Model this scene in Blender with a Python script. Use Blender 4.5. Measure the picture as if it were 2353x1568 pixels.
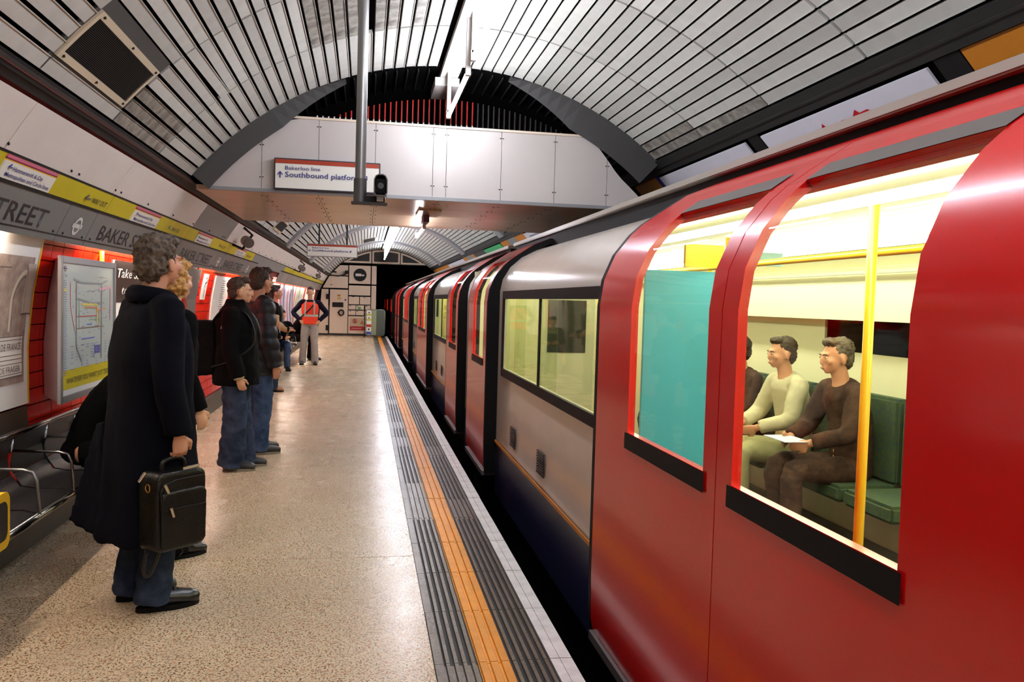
import bpy, bmesh, math, random
from mathutils import Vector, Matrix, noise
random.seed(7)
SC = bpy.context.scene
for _o in list(bpy.data.objects):
    bpy.data.objects.remove(_o)
COL = SC.collection
R = math.radians

# ---------------------------------------------------------------- camera
PSI, PHI, ROLL, CAMH = R(10.11), R(2.63), .029, 1.55
_F = Vector((math.sin(PSI)*math.cos(PHI), math.cos(PSI)*math.cos(PHI), -math.sin(PHI)))
_R = Vector((math.cos(PSI), -math.sin(PSI), 0))
_U = _R.cross(_F)
cam = bpy.data.cameras.new('camera'); cam.sensor_width = 36; cam.lens = 1900/2353*36
cam.clip_start = .05; cam.clip_end = 200
camo = bpy.data.objects.new('camera', cam); COL.objects.link(camo)
_c, _s = math.cos(ROLL), math.sin(ROLL)
_X = _R*_c+_U*_s; _Y = _U*_c-_R*_s; _Z = -_F
camo.matrix_world = Matrix(((_X.x, _Y.x, _Z.x, 0), (_X.y, _Y.y, _Z.y, 0), (_X.z, _Y.z, _Z.z, CAMH), (0, 0, 0, 1)))
SC.camera = camo
# ---------------------------------------------------------------- world and exposure
W = bpy.data.worlds.new('world'); SC.world = W; W.use_nodes = True
W.node_tree.nodes['Background'].inputs[0].default_value = (.9, .95, 1, 1)
W.node_tree.nodes['Background'].inputs[1].default_value = 0.0
SC.view_settings.view_transform = 'Standard'; SC.view_settings.look = 'None'
SC.view_settings.gamma = 1; SC.view_settings.use_curve_mapping = False
SC.view_settings.exposure = 0.25
SC.cycles.caustics_reflective = False; SC.cycles.caustics_refractive = False; SC.cycles.sample_clamp_indirect = 3; SC.cycles.sample_clamp_direct = 70
TUBE, COVE, CARLAMP = 120, 150, 20      # lamp strengths

# ---------------------------------------------------------------- materials
MATS = {}
def srgb(*c):
    return tuple(((v/255)/12.92 if v/255 <= .04045 else ((v/255+.055)/1.055)**2.4) for v in c)+(1,)
def mat(name, col, rough=.5, metal=0, spec=.5, em=0, var=0, vscale=6, col2=None, bump=0, bscale=60, rand=0, coat=0, stretch=None):
    if name in MATS: return MATS[name]
    m = bpy.data.materials.new(name); m.use_nodes = True; nt = m.node_tree; N = nt.nodes; L = nt.links
    b = N['Principled BSDF']
    c = srgb(*col)
    b.inputs['Base Color'].default_value = c; b.inputs['Roughness'].default_value = rough
    b.inputs['Metallic'].default_value = metal; b.inputs['Specular IOR Level'].default_value = spec
    b.inputs['Coat Weight'].default_value = coat; b.inputs['Coat Roughness'].default_value = .08
    if em:
        b.inputs['Emission Color'].default_value = c; b.inputs['Emission Strength'].default_value = em
    src = None
    tc = N.new('ShaderNodeTexCoord')
    if var or col2:
        n = N.new('ShaderNodeTexNoise'); n.inputs['Scale'].default_value = vscale; n.inputs['Detail'].default_value = 6
        n.inputs['Roughness'].default_value = .65
        if stretch:
            mp = N.new('ShaderNodeMapping'); mp.inputs['Scale'].default_value = stretch
            L.new(tc.outputs['Object'], mp.inputs[0]); L.new(mp.outputs[0], n.inputs['Vector'])
        else:
            L.new(tc.outputs['Object'], n.inputs['Vector'])
        r = N.new('ShaderNodeValToRGB'); r.color_ramp.elements[0].position = .35; r.color_ramp.elements[1].position = .7
        d = srgb(*col2) if col2 else tuple(v*(1-var) for v in c[:3])+(1,)
        r.color_ramp.elements[0].color = d; r.color_ramp.elements[1].color = c
        L.new(n.outputs['Fac'], r.inputs[0]); src = r.outputs[0]
    if rand:
        oi = N.new('ShaderNodeObjectInfo'); mr = N.new('ShaderNodeMapRange')
        mr.inputs['To Min'].default_value = 1-rand; mr.inputs['To Max'].default_value = 1+rand*.25
        L.new(oi.outputs['Random'], mr.inputs[0])
        mx = N.new('ShaderNodeMix'); mx.data_type = 'RGBA'; mx.blend_type = 'MULTIPLY'; mx.inputs[0].default_value = 1
        if src: L.new(src, mx.inputs[6])
        else: mx.inputs[6].default_value = c
        L.new(mr.outputs[0], mx.inputs[7]); src = mx.outputs[2]
    if src: L.new(src, b.inputs['Base Color'])
    if bump:
        n2 = N.new('ShaderNodeTexNoise'); n2.inputs['Scale'].default_value = bscale; n2.inputs['Detail'].default_value = 3
        L.new(tc.outputs['Object'], n2.inputs['Vector'])
        bp = N.new('ShaderNodeBump'); bp.inputs['Strength'].default_value = bump; bp.inputs['Distance'].default_value = .01
        L.new(n2.outputs['Fac'], bp.inputs['Height']); L.new(bp.outputs[0], b.inputs['Normal'])
    MATS[name] = m; return m
def glass_mat(name, tint, refl=.04):
    m = bpy.data.materials.new(name); m.use_nodes = True; nt = m.node_tree; N = nt.nodes; L = nt.links
    N.remove(N['Principled BSDF'])
    t = N.new('ShaderNodeBsdfTransparent'); t.inputs[0].default_value = tint
    g = N.new('ShaderNodeBsdfGlossy'); g.inputs['Roughness'].default_value = .03
    lw = N.new('ShaderNodeLayerWeight'); lw.inputs[0].default_value = .3
    mr = N.new('ShaderNodeMapRange'); mr.inputs['To Min'].default_value = refl; mr.inputs['To Max'].default_value = .22
    L.new(lw.outputs['Fresnel'], mr.inputs[0])
    mx = N.new('ShaderNodeMixShader'); L.new(mr.outputs[0], mx.inputs[0]); L.new(t.outputs[0], mx.inputs[1]); L.new(g.outputs[0], mx.inputs[2])
    L.new(mx.outputs[0], N['Material Output'].inputs[0]); MATS[name] = m; return m
def terrazzo():
    m = mat('terrazzo', (216, 200, 174), rough=.2, spec=.5); nt = m.node_tree; N = nt.nodes; L = nt.links; b = N['Principled BSDF']
    g = N.new('ShaderNodeNewGeometry')
    base = N.new('ShaderNodeTexNoise'); base.inputs['Scale'].default_value = 1.3; base.inputs['Detail'].default_value = 4
    L.new(g.outputs['Position'], base.inputs['Vector'])
    r0 = N.new('ShaderNodeValToRGB'); r0.color_ramp.elements[0].color = srgb(200, 176, 144); r0.color_ramp.elements[1].color = srgb(222, 202, 172)
    L.new(base.outputs[0], r0.inputs[0]); cur = r0.outputs[0]
    for sc, w, thr, col, fac in ((85, .0, .40, (92, 66, 50), .9), (55, 3., .41, (176, 118, 82), .8), (120, 7., .42, (48, 40, 38), .9)):
        n = N.new('ShaderNodeTexNoise'); n.noise_dimensions = '4D'; n.inputs['W'].default_value = w; n.inputs['Scale'].default_value = sc; n.inputs['Detail'].default_value = 1
        L.new(g.outputs['Position'], n.inputs['Vector'])
        r = N.new('ShaderNodeValToRGB'); r.color_ramp.elements[0].position = thr-.03; r.color_ramp.elements[1].position = thr
        r.color_ramp.elements[0].color = (fac,)*3+(1,); r.color_ramp.elements[1].color = (0, 0, 0, 1)
        L.new(n.outputs[0], r.inputs[0])
        mx = N.new('ShaderNodeMix'); mx.data_type = 'RGBA'; L.new(r.outputs[0], mx.inputs[0]); L.new(cur, mx.inputs[6]); mx.inputs[7].default_value = srgb(*col)
        cur = mx.outputs[2]
    L.new(cur, b.inputs['Base Color'])
    n = N.new('ShaderNodeTexNoise'); n.inputs['Scale'].default_value = 3; n.inputs['Detail'].default_value = 5
    L.new(g.outputs['Position'], n.inputs['Vector'])
    mr = N.new('ShaderNodeMapRange'); mr.inputs['To Min'].default_value = .2; mr.inputs['To Max'].default_value = .34
    L.new(n.outputs[0], mr.inputs[0]); L.new(mr.outputs[0], b.inputs['Roughness'])
    return m
M_TERR = terrazzo()
M_CEIL = mat('ceiling_white', (205, 205, 196), rough=.42, spec=.4, var=.16, vscale=5, rand=.2)
M_CEILD = mat('ceiling_stained', (176, 172, 160), rough=.5, spec=.4, col2=(92, 88, 82), vscale=9, rand=.1)
M_DARK = mat('dark_void', (10, 10, 10), rough=.9, spec=.05)
M_BLACK = mat('black_paint', (14, 14, 15), rough=.55, spec=.25)
M_RAIL = mat('dark_rail', (34, 30, 28), rough=.5, var=.4, vscale=9)
M_ARCH = mat('grey_arch', (58, 58, 57), rough=.6, var=.15, vscale=3)
M_WPANEL = mat('white_panel', (232, 224, 214), rough=.35, spec=.4, var=.08, vscale=2.5)
M_BPANEL = mat('bridge_panel', (206, 199, 193), rough=.3, spec=.4, var=.06, vscale=2)
M_SOFF = mat('soffit_metal', (208, 176, 146), rough=.28, metal=.75, var=.12, vscale=2)
M_GREY = mat('frieze_grey', (122, 124, 122), rough=.35, spec=.4, var=.1, vscale=3)
M_YEL = mat('sign_yellow', (206, 190, 22), rough=.4, var=.1, vscale=4)
M_TILE = mat('red_tile', (226, 22, 4), rough=.16, spec=.35, rand=.14)
M_GROUT = mat('tile_grout', (120, 18, 10), rough=.8)
M_SKIRT = mat('skirting_dark', (58, 52, 46), rough=.5, var=.3)
M_PAVER = mat('paver_grey', (112, 100, 86), rough=.3, var=.35, vscale=7, bump=.3)
M_PAVY = mat('paver_yellow', (238, 152, 18), rough=.45, var=.2, vscale=9, bump=.2)
M_EDGE = mat('edge_white', (248, 244, 234), rough=.55, var=.25, vscale=12, bump=.2)
M_WHITE = mat('plain_white', (238, 236, 230), rough=.4)
M_CREAM = mat('cream_paint', (236, 218, 196), rough=.35, var=.07, vscale=2)
M_CHROME = mat('chrome', (140, 136, 134), rough=.16, metal=1)
M_STEEL = mat('dull_steel', (150, 150, 148), rough=.35, metal=.85)
M_GRIB = mat('pale_rib', (150, 152, 154), rough=.35, metal=.3)
M_GRILLE = mat('grille_dark', (20, 20, 16), rough=.6)
M_NAVYT = mat('navy_print', (24, 24, 110), rough=.5)
M_BLKT = mat('black_print', (26, 24, 30), rough=.5)
M_SIGNW = mat('sign_white', (240, 238, 226), rough=.3)
M_BROWN = mat('line_brown', (158, 52, 22), rough=.4)
M_PINK = mat('line_pink', (208, 108, 140), rough=.4)
M_MAROON = mat('line_maroon', (120, 14, 60), rough=.4)
M_LYEL = mat('line_yellow', (240, 190, 30), rough=.4)
M_RED = mat('train_red', (204, 10, 12), rough=.24, spec=.45, coat=.3)
M_BODY = mat('train_white', (214, 202, 188), rough=.22, spec=.5, coat=.4, var=.08, vscale=2)
M_BLUE = mat('train_blue', (32, 36, 70), rough=.3, coat=.3)
M_ROOF = mat('train_roof', (150, 144, 134), rough=.35, metal=.2)
M_RUBBER = mat('black_rubber', (8, 8, 8), rough=.65, spec=.15)
M_GANG = mat('car_end_grey', (112, 98, 82), rough=.4, metal=.3)
M_CARIN = mat('car_interior', (236, 232, 196), rough=.4)
M_SEAT = mat('seat_moquette', (38, 66, 76), rough=.9, col2=(70, 84, 40), vscale=40)
M_POLE = mat('grab_yellow', (244, 196, 40), rough=.3)
M_TEAL = mat('screen_teal', (62, 160, 186), rough=.3)
M_LIT = mat('lamp_tube', (240, 242, 255), em=TUBE)
M_COVE = mat('cove_tube', (255, 236, 214), em=COVE)
M_CARL = mat('car_lamp', (250, 252, 226), em=CARLAMP)
M_GLASS = glass_mat('window_glass', (.93, .955, .87, 1))
M_BENCH = mat('bench_metal', (52, 50, 52), rough=.35, metal=.6, bump=.5, bscale=160)
M_ORANGE = mat('orange_panel', (196, 122, 24), rough=.5, var=.12)
M_GREEN = mat('poster_green', (36, 168, 96), rough=.4)
M_GREYP = mat('poster_grey', (130, 134, 134), rough=.4)
M_SKIN = mat('skin', (206, 148, 118), rough=.5, spec=.4, var=.08, vscale=12)
M_SKIN2 = mat('skin_pale', (222, 170, 134), rough=.5, spec=.4, var=.08, vscale=12)

# ---------------------------------------------------------------- mesh helpers
class MB:
    def __init__(s): s.v = []; s.f = []; s.mi = []; s.m = 0
    def add(s, vs, fs):
        n = len(s.v); s.v += [tuple(v) for v in vs]; s.f += [tuple(i+n for i in f) for f in fs]; s.mi += [s.m]*len(fs); return s
    def box(s, x0, x1, y0, y1, z0, z1):
        return s.add([(x, y, z) for x in (x0, x1) for y in (y0, y1) for z in (z0, z1)],
                     [(0, 1, 3, 2), (4, 6, 7, 5), (0, 4, 5, 1), (2, 3, 7, 6), (0, 2, 6, 4), (1, 5, 7, 3)])
    def bbox(s, x0, x1, y0, y1, z0, z1, r=.01, ax=0):
        # box with rounded silhouette corners in the plane across axis ax
        rng = [(x0, x1), (y0, y1), (z0, z1)]; a, b = [i for i in range(3) if i != ax]
        (u0, u1), (w0, w1) = rng[a], rng[b]; pts = []
        for cx, cy, t0 in ((u1-r, w1-r, 0), (u0+r, w1-r, 90), (u0+r, w0+r, 180), (u1-r, w0+r, 270)):
            for k in range(5):
                t = R(t0+k*22.5); pts.append((cx+r*math.cos(t), cy+r*math.sin(t)))
        lo, hi = rng[ax]; vs = []
        for d in (lo, hi):
            for p in pts:
                q = [0, 0, 0]; q[ax] = d; q[a] = p[0]; q[b] = p[1]; vs.append(tuple(q))
        n = len(pts)
        return s.add(vs, [tuple(range(n))[::-1], tuple(range(n, 2*n))]+[(i, (i+1) % n, n+(i+1) % n, n+i) for i in range(n)])
    def quad(s, *p): return s.add(p, [(0, 1, 2, 3)])
    def poly(s, pts, th, n):
        n = Vector(n)*th; k = len(pts)
        return s.add([Vector(p) for p in pts]+[Vector(p)+n for p in pts], [tuple(range(k))[::-1], tuple(range(k, 2*k))]+[(i, (i+1) % k, k+(i+1) % k, k+i) for i in range(k)])
    def cyl(s, p0, p1, r, n=12, r1=None): return s.tube([p0, p1], [r, r if r1 is None else r1], n)
    def tube(s, pts, rad, n=10, sub=0, sq=None, up=None):
        P = [Vector(p) for p in pts]
        if not isinstance(rad, (list, tuple)): rad = [rad]*len(P)
        if sub:
            Q = []; RR = []
            for i in range(len(P)-1):
                a = P[max(i-1, 0)]; b = P[i]; c = P[i+1]; d = P[min(i+2, len(P)-1)]
                for k in range(sub):
                    t = k/sub
                    Q.append(.5*((2*b)+(c-a)*t+(2*a-5*b+4*c-d)*t*t+(3*b-a-3*c+d)*t**3)); RR.append(rad[i]*(1-t)+rad[i+1]*t)
            Q.append(P[-1]); RR.append(rad[-1]); P, rad = Q, RR
        vs = []; fs = []
        ref = Vector(up) if up else None; prev = None
        for i, p in enumerate(P):
            t = (P[min(i+1, len(P)-1)]-P[max(i-1, 0)]).normalized()
            if prev is None:
                a = ref if ref else (Vector((0, 0, 1)) if abs(t.z) < .9 else Vector((0, 1, 0)))
                u = (a-t*a.dot(t)).normalized()
            else: u = (prev-t*prev.dot(t)).normalized()
            prev = u; w = t.cross(u)
            k = sq if sq else 1
            for j in range(n):
                an = 2*math.pi*j/n; vs.append(p+u*math.cos(an)*rad[i]*k+w*math.sin(an)*rad[i])
        m = len(P)
        for i in range(m-1):
            for j in range(n): fs.append((i*n+j, i*n+(j+1) % n, (i+1)*n+(j+1) % n, (i+1)*n+j))
        fs.append(tuple(range(n))[::-1]); fs.append(tuple(range((m-1)*n, m*n)))
        return s.add(vs, fs)
    def loft(s, secs, n=20, p=2.3):
        # secs: (cx, cy, cz, rx, ry)
        vs = []; fs = []
        for (cx, cy, cz, rx, ry) in secs:
            for j in range(n):
                a = 2*math.pi*j/n; c, q = math.cos(a), math.sin(a)
                vs.append((cx+rx*math.copysign(abs(c)**(2/p), c), cy+ry*math.copysign(abs(q)**(2/p), q), cz))
        m = len(secs)
        for i in range(m-1):
            for j in range(n): fs.append((i*n+j, i*n+(j+1) % n, (i+1)*n+(j+1) % n, (i+1)*n+j))
        fs.append(tuple(range(n))[::-1]); fs.append(tuple(range((m-1)*n, m*n)))
        return s.add(vs, fs)
    def ell(s, c, r, n=14, m=9, M=None):
        vs = []; fs = []; c = Vector(c)
        for i in range(1, m):
            t = math.pi*i/m
            for j in range(n):
                a = 2*math.pi*j/n; v = Vector((r[0]*math.sin(t)*math.cos(a), r[1]*math.sin(t)*math.sin(a), r[2]*math.cos(t)))
                if M: v = M @ v
                vs.append(c+v)
        top = Vector((0, 0, r[2])); bot = -top
        if M: top = M @ top; bot = M @ bot
        vs += [c+top, c+bot]; T = len(vs)-2
        for i in range(m-2):
            for j in range(n): fs.append((i*n+j, (i+1)*n+j, (i+1)*n+(j+1) % n, i*n+(j+1) % n))
        for j in range(n):
            fs.append((T, j, (j+1) % n)); fs.append((T+1, (m-2)*n+(j+1) % n, (m-2)*n+j))
        return s.add(vs, fs)
    def arc(s, a0, a1, y0, y1, r0, r1, seg=6, cx=.75, cz=.8):
        # slab of a horizontal cylinder shell, angles from the vertical in degrees
        vs = []
        for k in range(seg+1):
            a = R(a0+(a1-a0)*k/seg)
            for r in (r0, r1):
                for y in (y0, y1): vs.append((cx+r*math.sin(a), y, cz+r*math.cos(a)))
        fs = []
        for k in range(seg):
            o = 4*k; q = o+4
            fs += [(o, o+1, q+1, q), (o+2, q+2, q+3, o+3), (o, q, q+2, o+2), (o+1, o+3, q+3, q+1)]
        fs += [(0, 2, 3, 1), (4*seg, 4*seg+1, 4*seg+3, 4*seg+2)]
        return s.add(vs, fs)
    def mesh(s, name, mats, smooth=False, bev=0):
        me = bpy.data.meshes.new(name); me.from_pydata(s.v, [], s.f)
        for m in (mats if isinstance(mats, (list, tuple)) else [mats]): me.materials.append(m)
        me.polygons.foreach_set('material_index', s.mi)
        bm = bmesh.new(); bm.from_mesh(me)
        bmesh.ops.recalc_face_normals(bm, faces=bm.faces)
        if bev:
            bmesh.ops.bevel(bm, geom=bm.edges[:], offset=bev, segments=2, affect='EDGES', clamp_overlap=True)
        bm.to_mesh(me); bm.free()
        if smooth: me.polygons.foreach_set('use_smooth', [True]*len(me.polygons))
        me.update(); return me
    def build(s, name, mats, parent=None, smooth=False, local=False, bev=0, ang=None):
        if parent is not None and not local:
            iv = pm(parent).inverted(); s.v = [tuple(iv @ Vector(v)) for v in s.v]
        me = s.mesh(name, mats, smooth or ang is not None, bev)
        if ang is not None:
            try: me.set_sharp_from_angle(angle=R(ang))
            except Exception: pass
        o = bpy.data.objects.new(name, me); COL.objects.link(o); o.parent = parent
        return o
def pm(o):
    m = Matrix.Translation(o.location) @ o.rotation_euler.to_matrix().to_4x4() if o.type == 'EMPTY' or True else None
    return pm(o.parent) @ m if o.parent else m
def tag(o, label=None, cat=None, group=None, kind=None):
    if label: o['label'] = label
    if cat: o['category'] = cat
    if group: o['group'] = group
    if kind: o['kind'] = kind
    return o
def empty(name, loc, rz=0, label=None, cat=None, group=None):
    o = bpy.data.objects.new(name, None); COL.objects.link(o); o.location = loc; o.rotation_euler = (0, 0, rz); o.empty_display_size = .1
    return tag(o, label, cat, group)
def part(mb, name, m, parent, **k): return mb.build(name, m, parent, **k)
def copy_tree(o, parent=None):
    c = o.copy(); COL.objects.link(c); c.parent = parent
    for ch in list(o.children): copy_tree(ch, c)
    return c
def text(txt, name, m, parent, org, u, v, h, width=None, th=.002, bold=0, align='LEFT', fn=None):
    cu = bpy.data.curves.new('t', 'FONT'); cu.body = txt; cu.size = 1; cu.align_x = align; cu.offset = bold; cu.resolution_u = 2
    to = bpy.data.objects.new('t', cu); me = bpy.data.meshes.new_from_object(to)
    bpy.data.objects.remove(to); bpy.data.curves.remove(cu)
    xs = [w.co.x for w in me.vertices]; x0, x1 = min(xs), max(xs)
    sx = h/.72; kx = width/(x1-x0) if width else sx
    ox = x0 if align == 'LEFT' else (x0+x1)/2
    u = Vector(u).normalized(); v = Vector(v).normalized(); n = u.cross(v); org = Vector(org)
    iv = pm(parent).inverted() if parent else Matrix()
    for w in me.vertices:
        p = org+u*((w.co.x-ox)*kx)+v*(w.co.y*sx)+n*th
        if fn: p = fn(p)
        w.co = iv @ p
    me.materials.clear(); me.materials.append(m); me.name = name
    o = bpy.data.objects.new(name, me); COL.objects.link(o); o.parent = parent
    return o
def ring_pts(c, u, v, r0, r1, n=40):
    c, u, v = Vector(c), Vector(u), Vector(v)
    return [c+(u*math.cos(2*math.pi*k/n)+v*math.sin(2*math.pi*k/n))*r for r in (r0, r1) for k in range(n)]
def flat_ring(mb, c, u, v, r0, r1, n=40):
    return mb.add(ring_pts(c, u, v, r0, r1, n), [(k, (k+1) % n, n+(k+1) % n, n+k) for k in range(n)])
def disc(mb, c, u, v, r, n=32, ry=None):
    c, u, v = Vector(c), Vector(u), Vector(v); ry = ry or r
    return mb.add([c+u*math.cos(2*math.pi*k/n)*r+v*math.sin(2*math.pi*k/n)*ry for k in range(n)], [tuple(range(n))])
def polar(a, r, y=0): return (.75+r*math.sin(R(a)), y, .8+r*math.cos(R(a)))
# ================================================================ STRUCTURE
CR, Y0, YE = 2.82, -4.0, 35.0
ceil = MB().arc(-56, 48, Y0, 7.46, 2.90, 3.04, 40).arc(-56, 48, 10.3, YE, 2.90, 3.04, 40).build('ceiling', M_DARK, smooth=False); tag(ceil, kind='structure')
PITCH = 1.948
def panel_mesh(L, w=.077, t=.022):
    # shallow tray: one long lip stands proud, as on the real panels
    mb = MB(); mb.box(-w/2, w/2, 0, L, 0, t); mb.box(w/2-.005, w/2, 0, L, -.005, 0)
    return mb.mesh('ceiling_panel', M_CEIL)
def panel_at(me, k, y, m=None, dr=0):
    a = -52+PITCH*(k+.5)
    o = bpy.data.objects.new('ceiling_panel', me); COL.objects.link(o); o.parent = ceil
    x, _, z = polar(a, CR+dr); o.location = (x, y, z); o.rotation_euler = (0, R(a), 0)
    return o
pm1 = panel_mesh(1.076)
pmD = pm1.copy(); pmD.materials.clear(); pmD.materials.append(M_CEILD)
NST = 48
crown = (25, 26)
stained = {(1, 1), (2, 1), (14, 1), (15, 1), (16, 1), (17, 1), (19, 1), (20, 1), (22, 1), (24, 1), (46, 0), (47, 1), (0, 1), (47, 0)}
rows = [6.3, 5.2, 4.1, 3.0]
sheen = MB()
cnt = 0
for ri, y in enumerate(rows):
    for k in range(NST):
        if k in crown: continue
        a = -52+PITCH*(k+.5)
        if ri == 2 and -50.5 < a < -43.2: continue        # ventilation grille
        if ri == 0 and k == 17 and False: continue
        if ri == 1 and k == 18: continue                  # missing strip behind the camera pole
        st = (k, 0 if ri == 0 else 1) in stained and ri < 2
        o = panel_at(pmD if st else pm1, k, y+.012, dr=random.uniform(-.002, .002)); cnt += 1
        if ri == 1 and k == 6: o.rotation_euler = (0, o.rotation_euler[1], R(-1.0))
# panels further off, and behind the camera, joined
far = MB()
def far_panels(y0, y1, L):
    y = y0
    while y < y1-.05:
        e = min(y+L, y1)
        for k in range(NST):
            if k in crown: continue
            a = -52+PITCH*k
            far.arc(a+.24, a+PITCH-.24, y+.016, e-.016, CR, CR+.02, 1)
        y += L
far_panels(-4, 3.0, 1.1)
for a, b in ((10.4, 16.0), (16.5, 22.4), (23.1, 29.7), (30.3, 34.95)): far_panels(a, b, .62)
tag(far.build('ceiling_panel_rows', M_CEIL, ceil), kind='stuff')
for y, w in ((16.0, .5), (22.4, .7), (29.7, .6)):
    MB().arc(-53, 42.5, y, y+w, CR-.05, CR+.03, 40).build('arch_rib', M_GRIB, ceil, ang=50)
# longitudinal white duct at the crown, carrying the lights
MB().box(.625, .785, Y0, 8.15, 3.575, 3.63).build('lighting_trunking', M_WHITE, ceil, bev=.004)
MB().box(.625, .785, 10.4, 34.9, 3.575, 3.63).build('lighting_trunking', M_WHITE, ceil, bev=.004)
# dark barrel above the footbridge with faint fins
vb = MB().arc(-51, 42, 7.46, 10.32, 2.86, 2.99, 36)
tag(vb.build('wall_recess', M_DARK), kind='structure')
fin = MB()
for k in range(36):
    a = -30+k*1.95
    fin.arc(a, a+.2, 7.6, 10.2, 2.83, 2.855, 1)
tag(fin.build('recess_fins', mat('fin_grey', (30, 29, 27), rough=.7), bpy.data.objects['wall_recess']), kind='stuff')
# dark arch rings either side of the bridge front (broad below, tapering to the crown)
def ring_side(a_from, a_to, name, wd=.15):
    mb = MB(); n = 16; vs = []
    for k in range(n+1):
        t = k/n; a = a_from+(a_to-a_from)*t
        w = wd*min(1, 2.2*(1-t)+.02)
        for r in (CR+.02, CR-w): vs.append(polar(a, r, 7.42+(.07 if r < CR else 0)))
    fs = [(2*k, 2*k+1, 2*k+3, 2*k+2) for k in range(n)]
    mb.add(vs, fs); o = mb.build(name, M_ARCH, ceil); s = o.modifiers.new('s', 'SOLIDIFY'); s.thickness = .03; return o
ring_side(-51.6, -20, 'arch_ring'); ring_side(42.5, 10, 'arch_ring', .23)
MB().arc(-51, 41, 10.33, 10.42, 2.80, 3.05, 40).build('arch_ring_far', M_ARCH, ceil)

# longitudinal rails at the springing
def railset(name, a, y0, y1, side):
    o = tag(MB().arc(a+.45, a+.9, y0, y1, CR-.022, CR+.06, 2).build(name, M_RAIL), kind='structure')
    MB().arc(a, a+.45, y0, y1, CR-.018, CR+.06, 2).build('black_rail', M_BLACK, o)
    MB().arc(a-.9, a, y0, y1, CR+.0, CR+.05, 2).build('lower_rail', M_BLACK, o)
    MB().arc(a+.9, a+1.2, y0, y1, CR-.005, CR+.04, 2).build('upper_lip', M_BLACK, o)
    return o
tl = railset('trim_1', -53.3, Y0, 34.95, -1)
MB().arc(-52.85, -52.78, Y0, 7.4, CR-.026, CR-.02, 1).build('red_cable', mat('cable_red', (120, 30, 24), rough=.5), tl)
tr = tag(MB().arc(41.7, 44.5, Y0, 34.95, CR-.015, CR+.05, 4).build('trim_2', mat('rail_black', (30, 30, 28), rough=.55, var=.3)), kind='structure')
MB().arc(42.9, 43.2, Y0, 34.95, CR-.028, CR-.015, 1).build('rail_ledge', M_RAIL, tr)

# ---- left wall: profile behind the tiles
def wx(z):
    P = [(-.05, -1.97), (.2, -2.0), (.5, -2.02), (.85, -2.035), (1.2, -2.04), (1.5, -2.015), (1.86, -1.95), (2.0, -1.93)]
    for (a, b), (c, d) in zip(P, P[1:]):
        if z <= c: return b+(d-b)*(z-a)/(c-a)
    return P[-1][1]
def wall_patch(mb, y0, y1, z0, z1, off=0, th=.01, n=8):
    """slab following the curved wall, its face off metres out from the tile plane"""
    vs = []
    for k in range(n+1):
        z = z0+(z1-z0)*k/n; x = wx(z)+off
        for dx in (0, -th):
            for y in (y0, y1): vs.append((x+dx, y, z))
    fs = []
    for k in range(n):
        o = 4*k; q = o+4
        fs += [(o, o+1, q+1, q), (o+2, q+2, q+3, o+3), (o, q, q+2, o+2), (o+1, o+3, q+3, q+1)]
    fs += [(0, 2, 3, 1), (4*n, 4*n+1, 4*n+3, 4*n+2)]
    return mb.add(vs, fs)
wl = MB()
for a, b in ((Y0, 14.2), (17.8, YE)): wall_patch(wl, a, b, -.05, 2.0, -.012, .15, 12)
wl.arc(-66.3, -54, Y0, YE, CR+.03, CR+.2, 6)
wl = tag(wl.build('wall_left', M_GROUT), kind='structure')
sk = MB(); wall_patch(sk, Y0, 14.2, 0, .21, .03, .06, 3); wall_patch(sk, 17.8, YE, 0, .21, .03, .06, 3)
sk = tag(sk.build('baseboard_left', M_SKIRT), kind='structure')
# passage opening
MB().box(-3.2, -3.1, 13.6, 18.4, 0, 2.2).box(-3.2, -2.0, 14.0, 14.2, 0, 2.2).box(-3.2, -2.0, 17.8, 18.0, 0, 2.2).build('passage_wall', M_CREAM, wl)
MB().box(-3.2, -1.9, 14.0, 18.0, 2.02, 2.15).build('passage_header', M_GREYP, wl)
# tiles
TW, TH = .193, .1
def tile_mesh(z0):
    mb = MB(); g = .004; zs = (z0+g, z0+TH-g)
    x0, x1 = wx(zs[0]), wx(zs[1])
    mb.add([(x0-.014, g, zs[0]), (x0-.014, TW-g, zs[0]), (x1-.014, g, zs[1]), (x1-.014, TW-g, zs[1]),
            (x0, g, zs[0]), (x0, TW-g, zs[0]), (x1, g, zs[1]), (x1, TW-g, zs[1])],
           [(4, 5, 7, 6), (0, 1, 5, 4), (2, 6, 7, 3), (0, 4, 6, 2), (1, 3, 7, 5)])
    return mb.mesh('tile', M_TILE, bev=0)
farT = MB()
zr = [.23+TH*i for i in range(17)]
tms = [tile_mesh(z) for z in zr]
ntile = 0
y = 5.5
cols = []
while y < 13.9: cols.append(y); y += TW
for ci, y in enumerate(cols):
    if 9.0 < y < 10.2: continue
    for zi, z in enumerate(zr):
        if ntile < 298 and ci < 18:
            o = bpy.data.objects.new('tile', tms[zi]); COL.objects.link(o); o.parent = wl; o.location = (random.uniform(-.0008, .0008), y, 0); ntile += 1
        else:
            n = len(farT.v); me = tms[zi]
            farT.add([(v.co.x, v.co.y+y, v.co.z) for v in me.vertices], [tuple(p.vertices) for p in me.polygons])
for y in [18.2+i*TW for i in range(84)]:
    for zi in range(17):
        me = tms[zi]; farT.add([(v.co.x, v.co.y+y, v.co.z) for v in me.vertices], [tuple(p.vertices) for p in me.polygons])
tag(farT.build('tile_courses', M_TILE, wl), kind='stuff')
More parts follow.
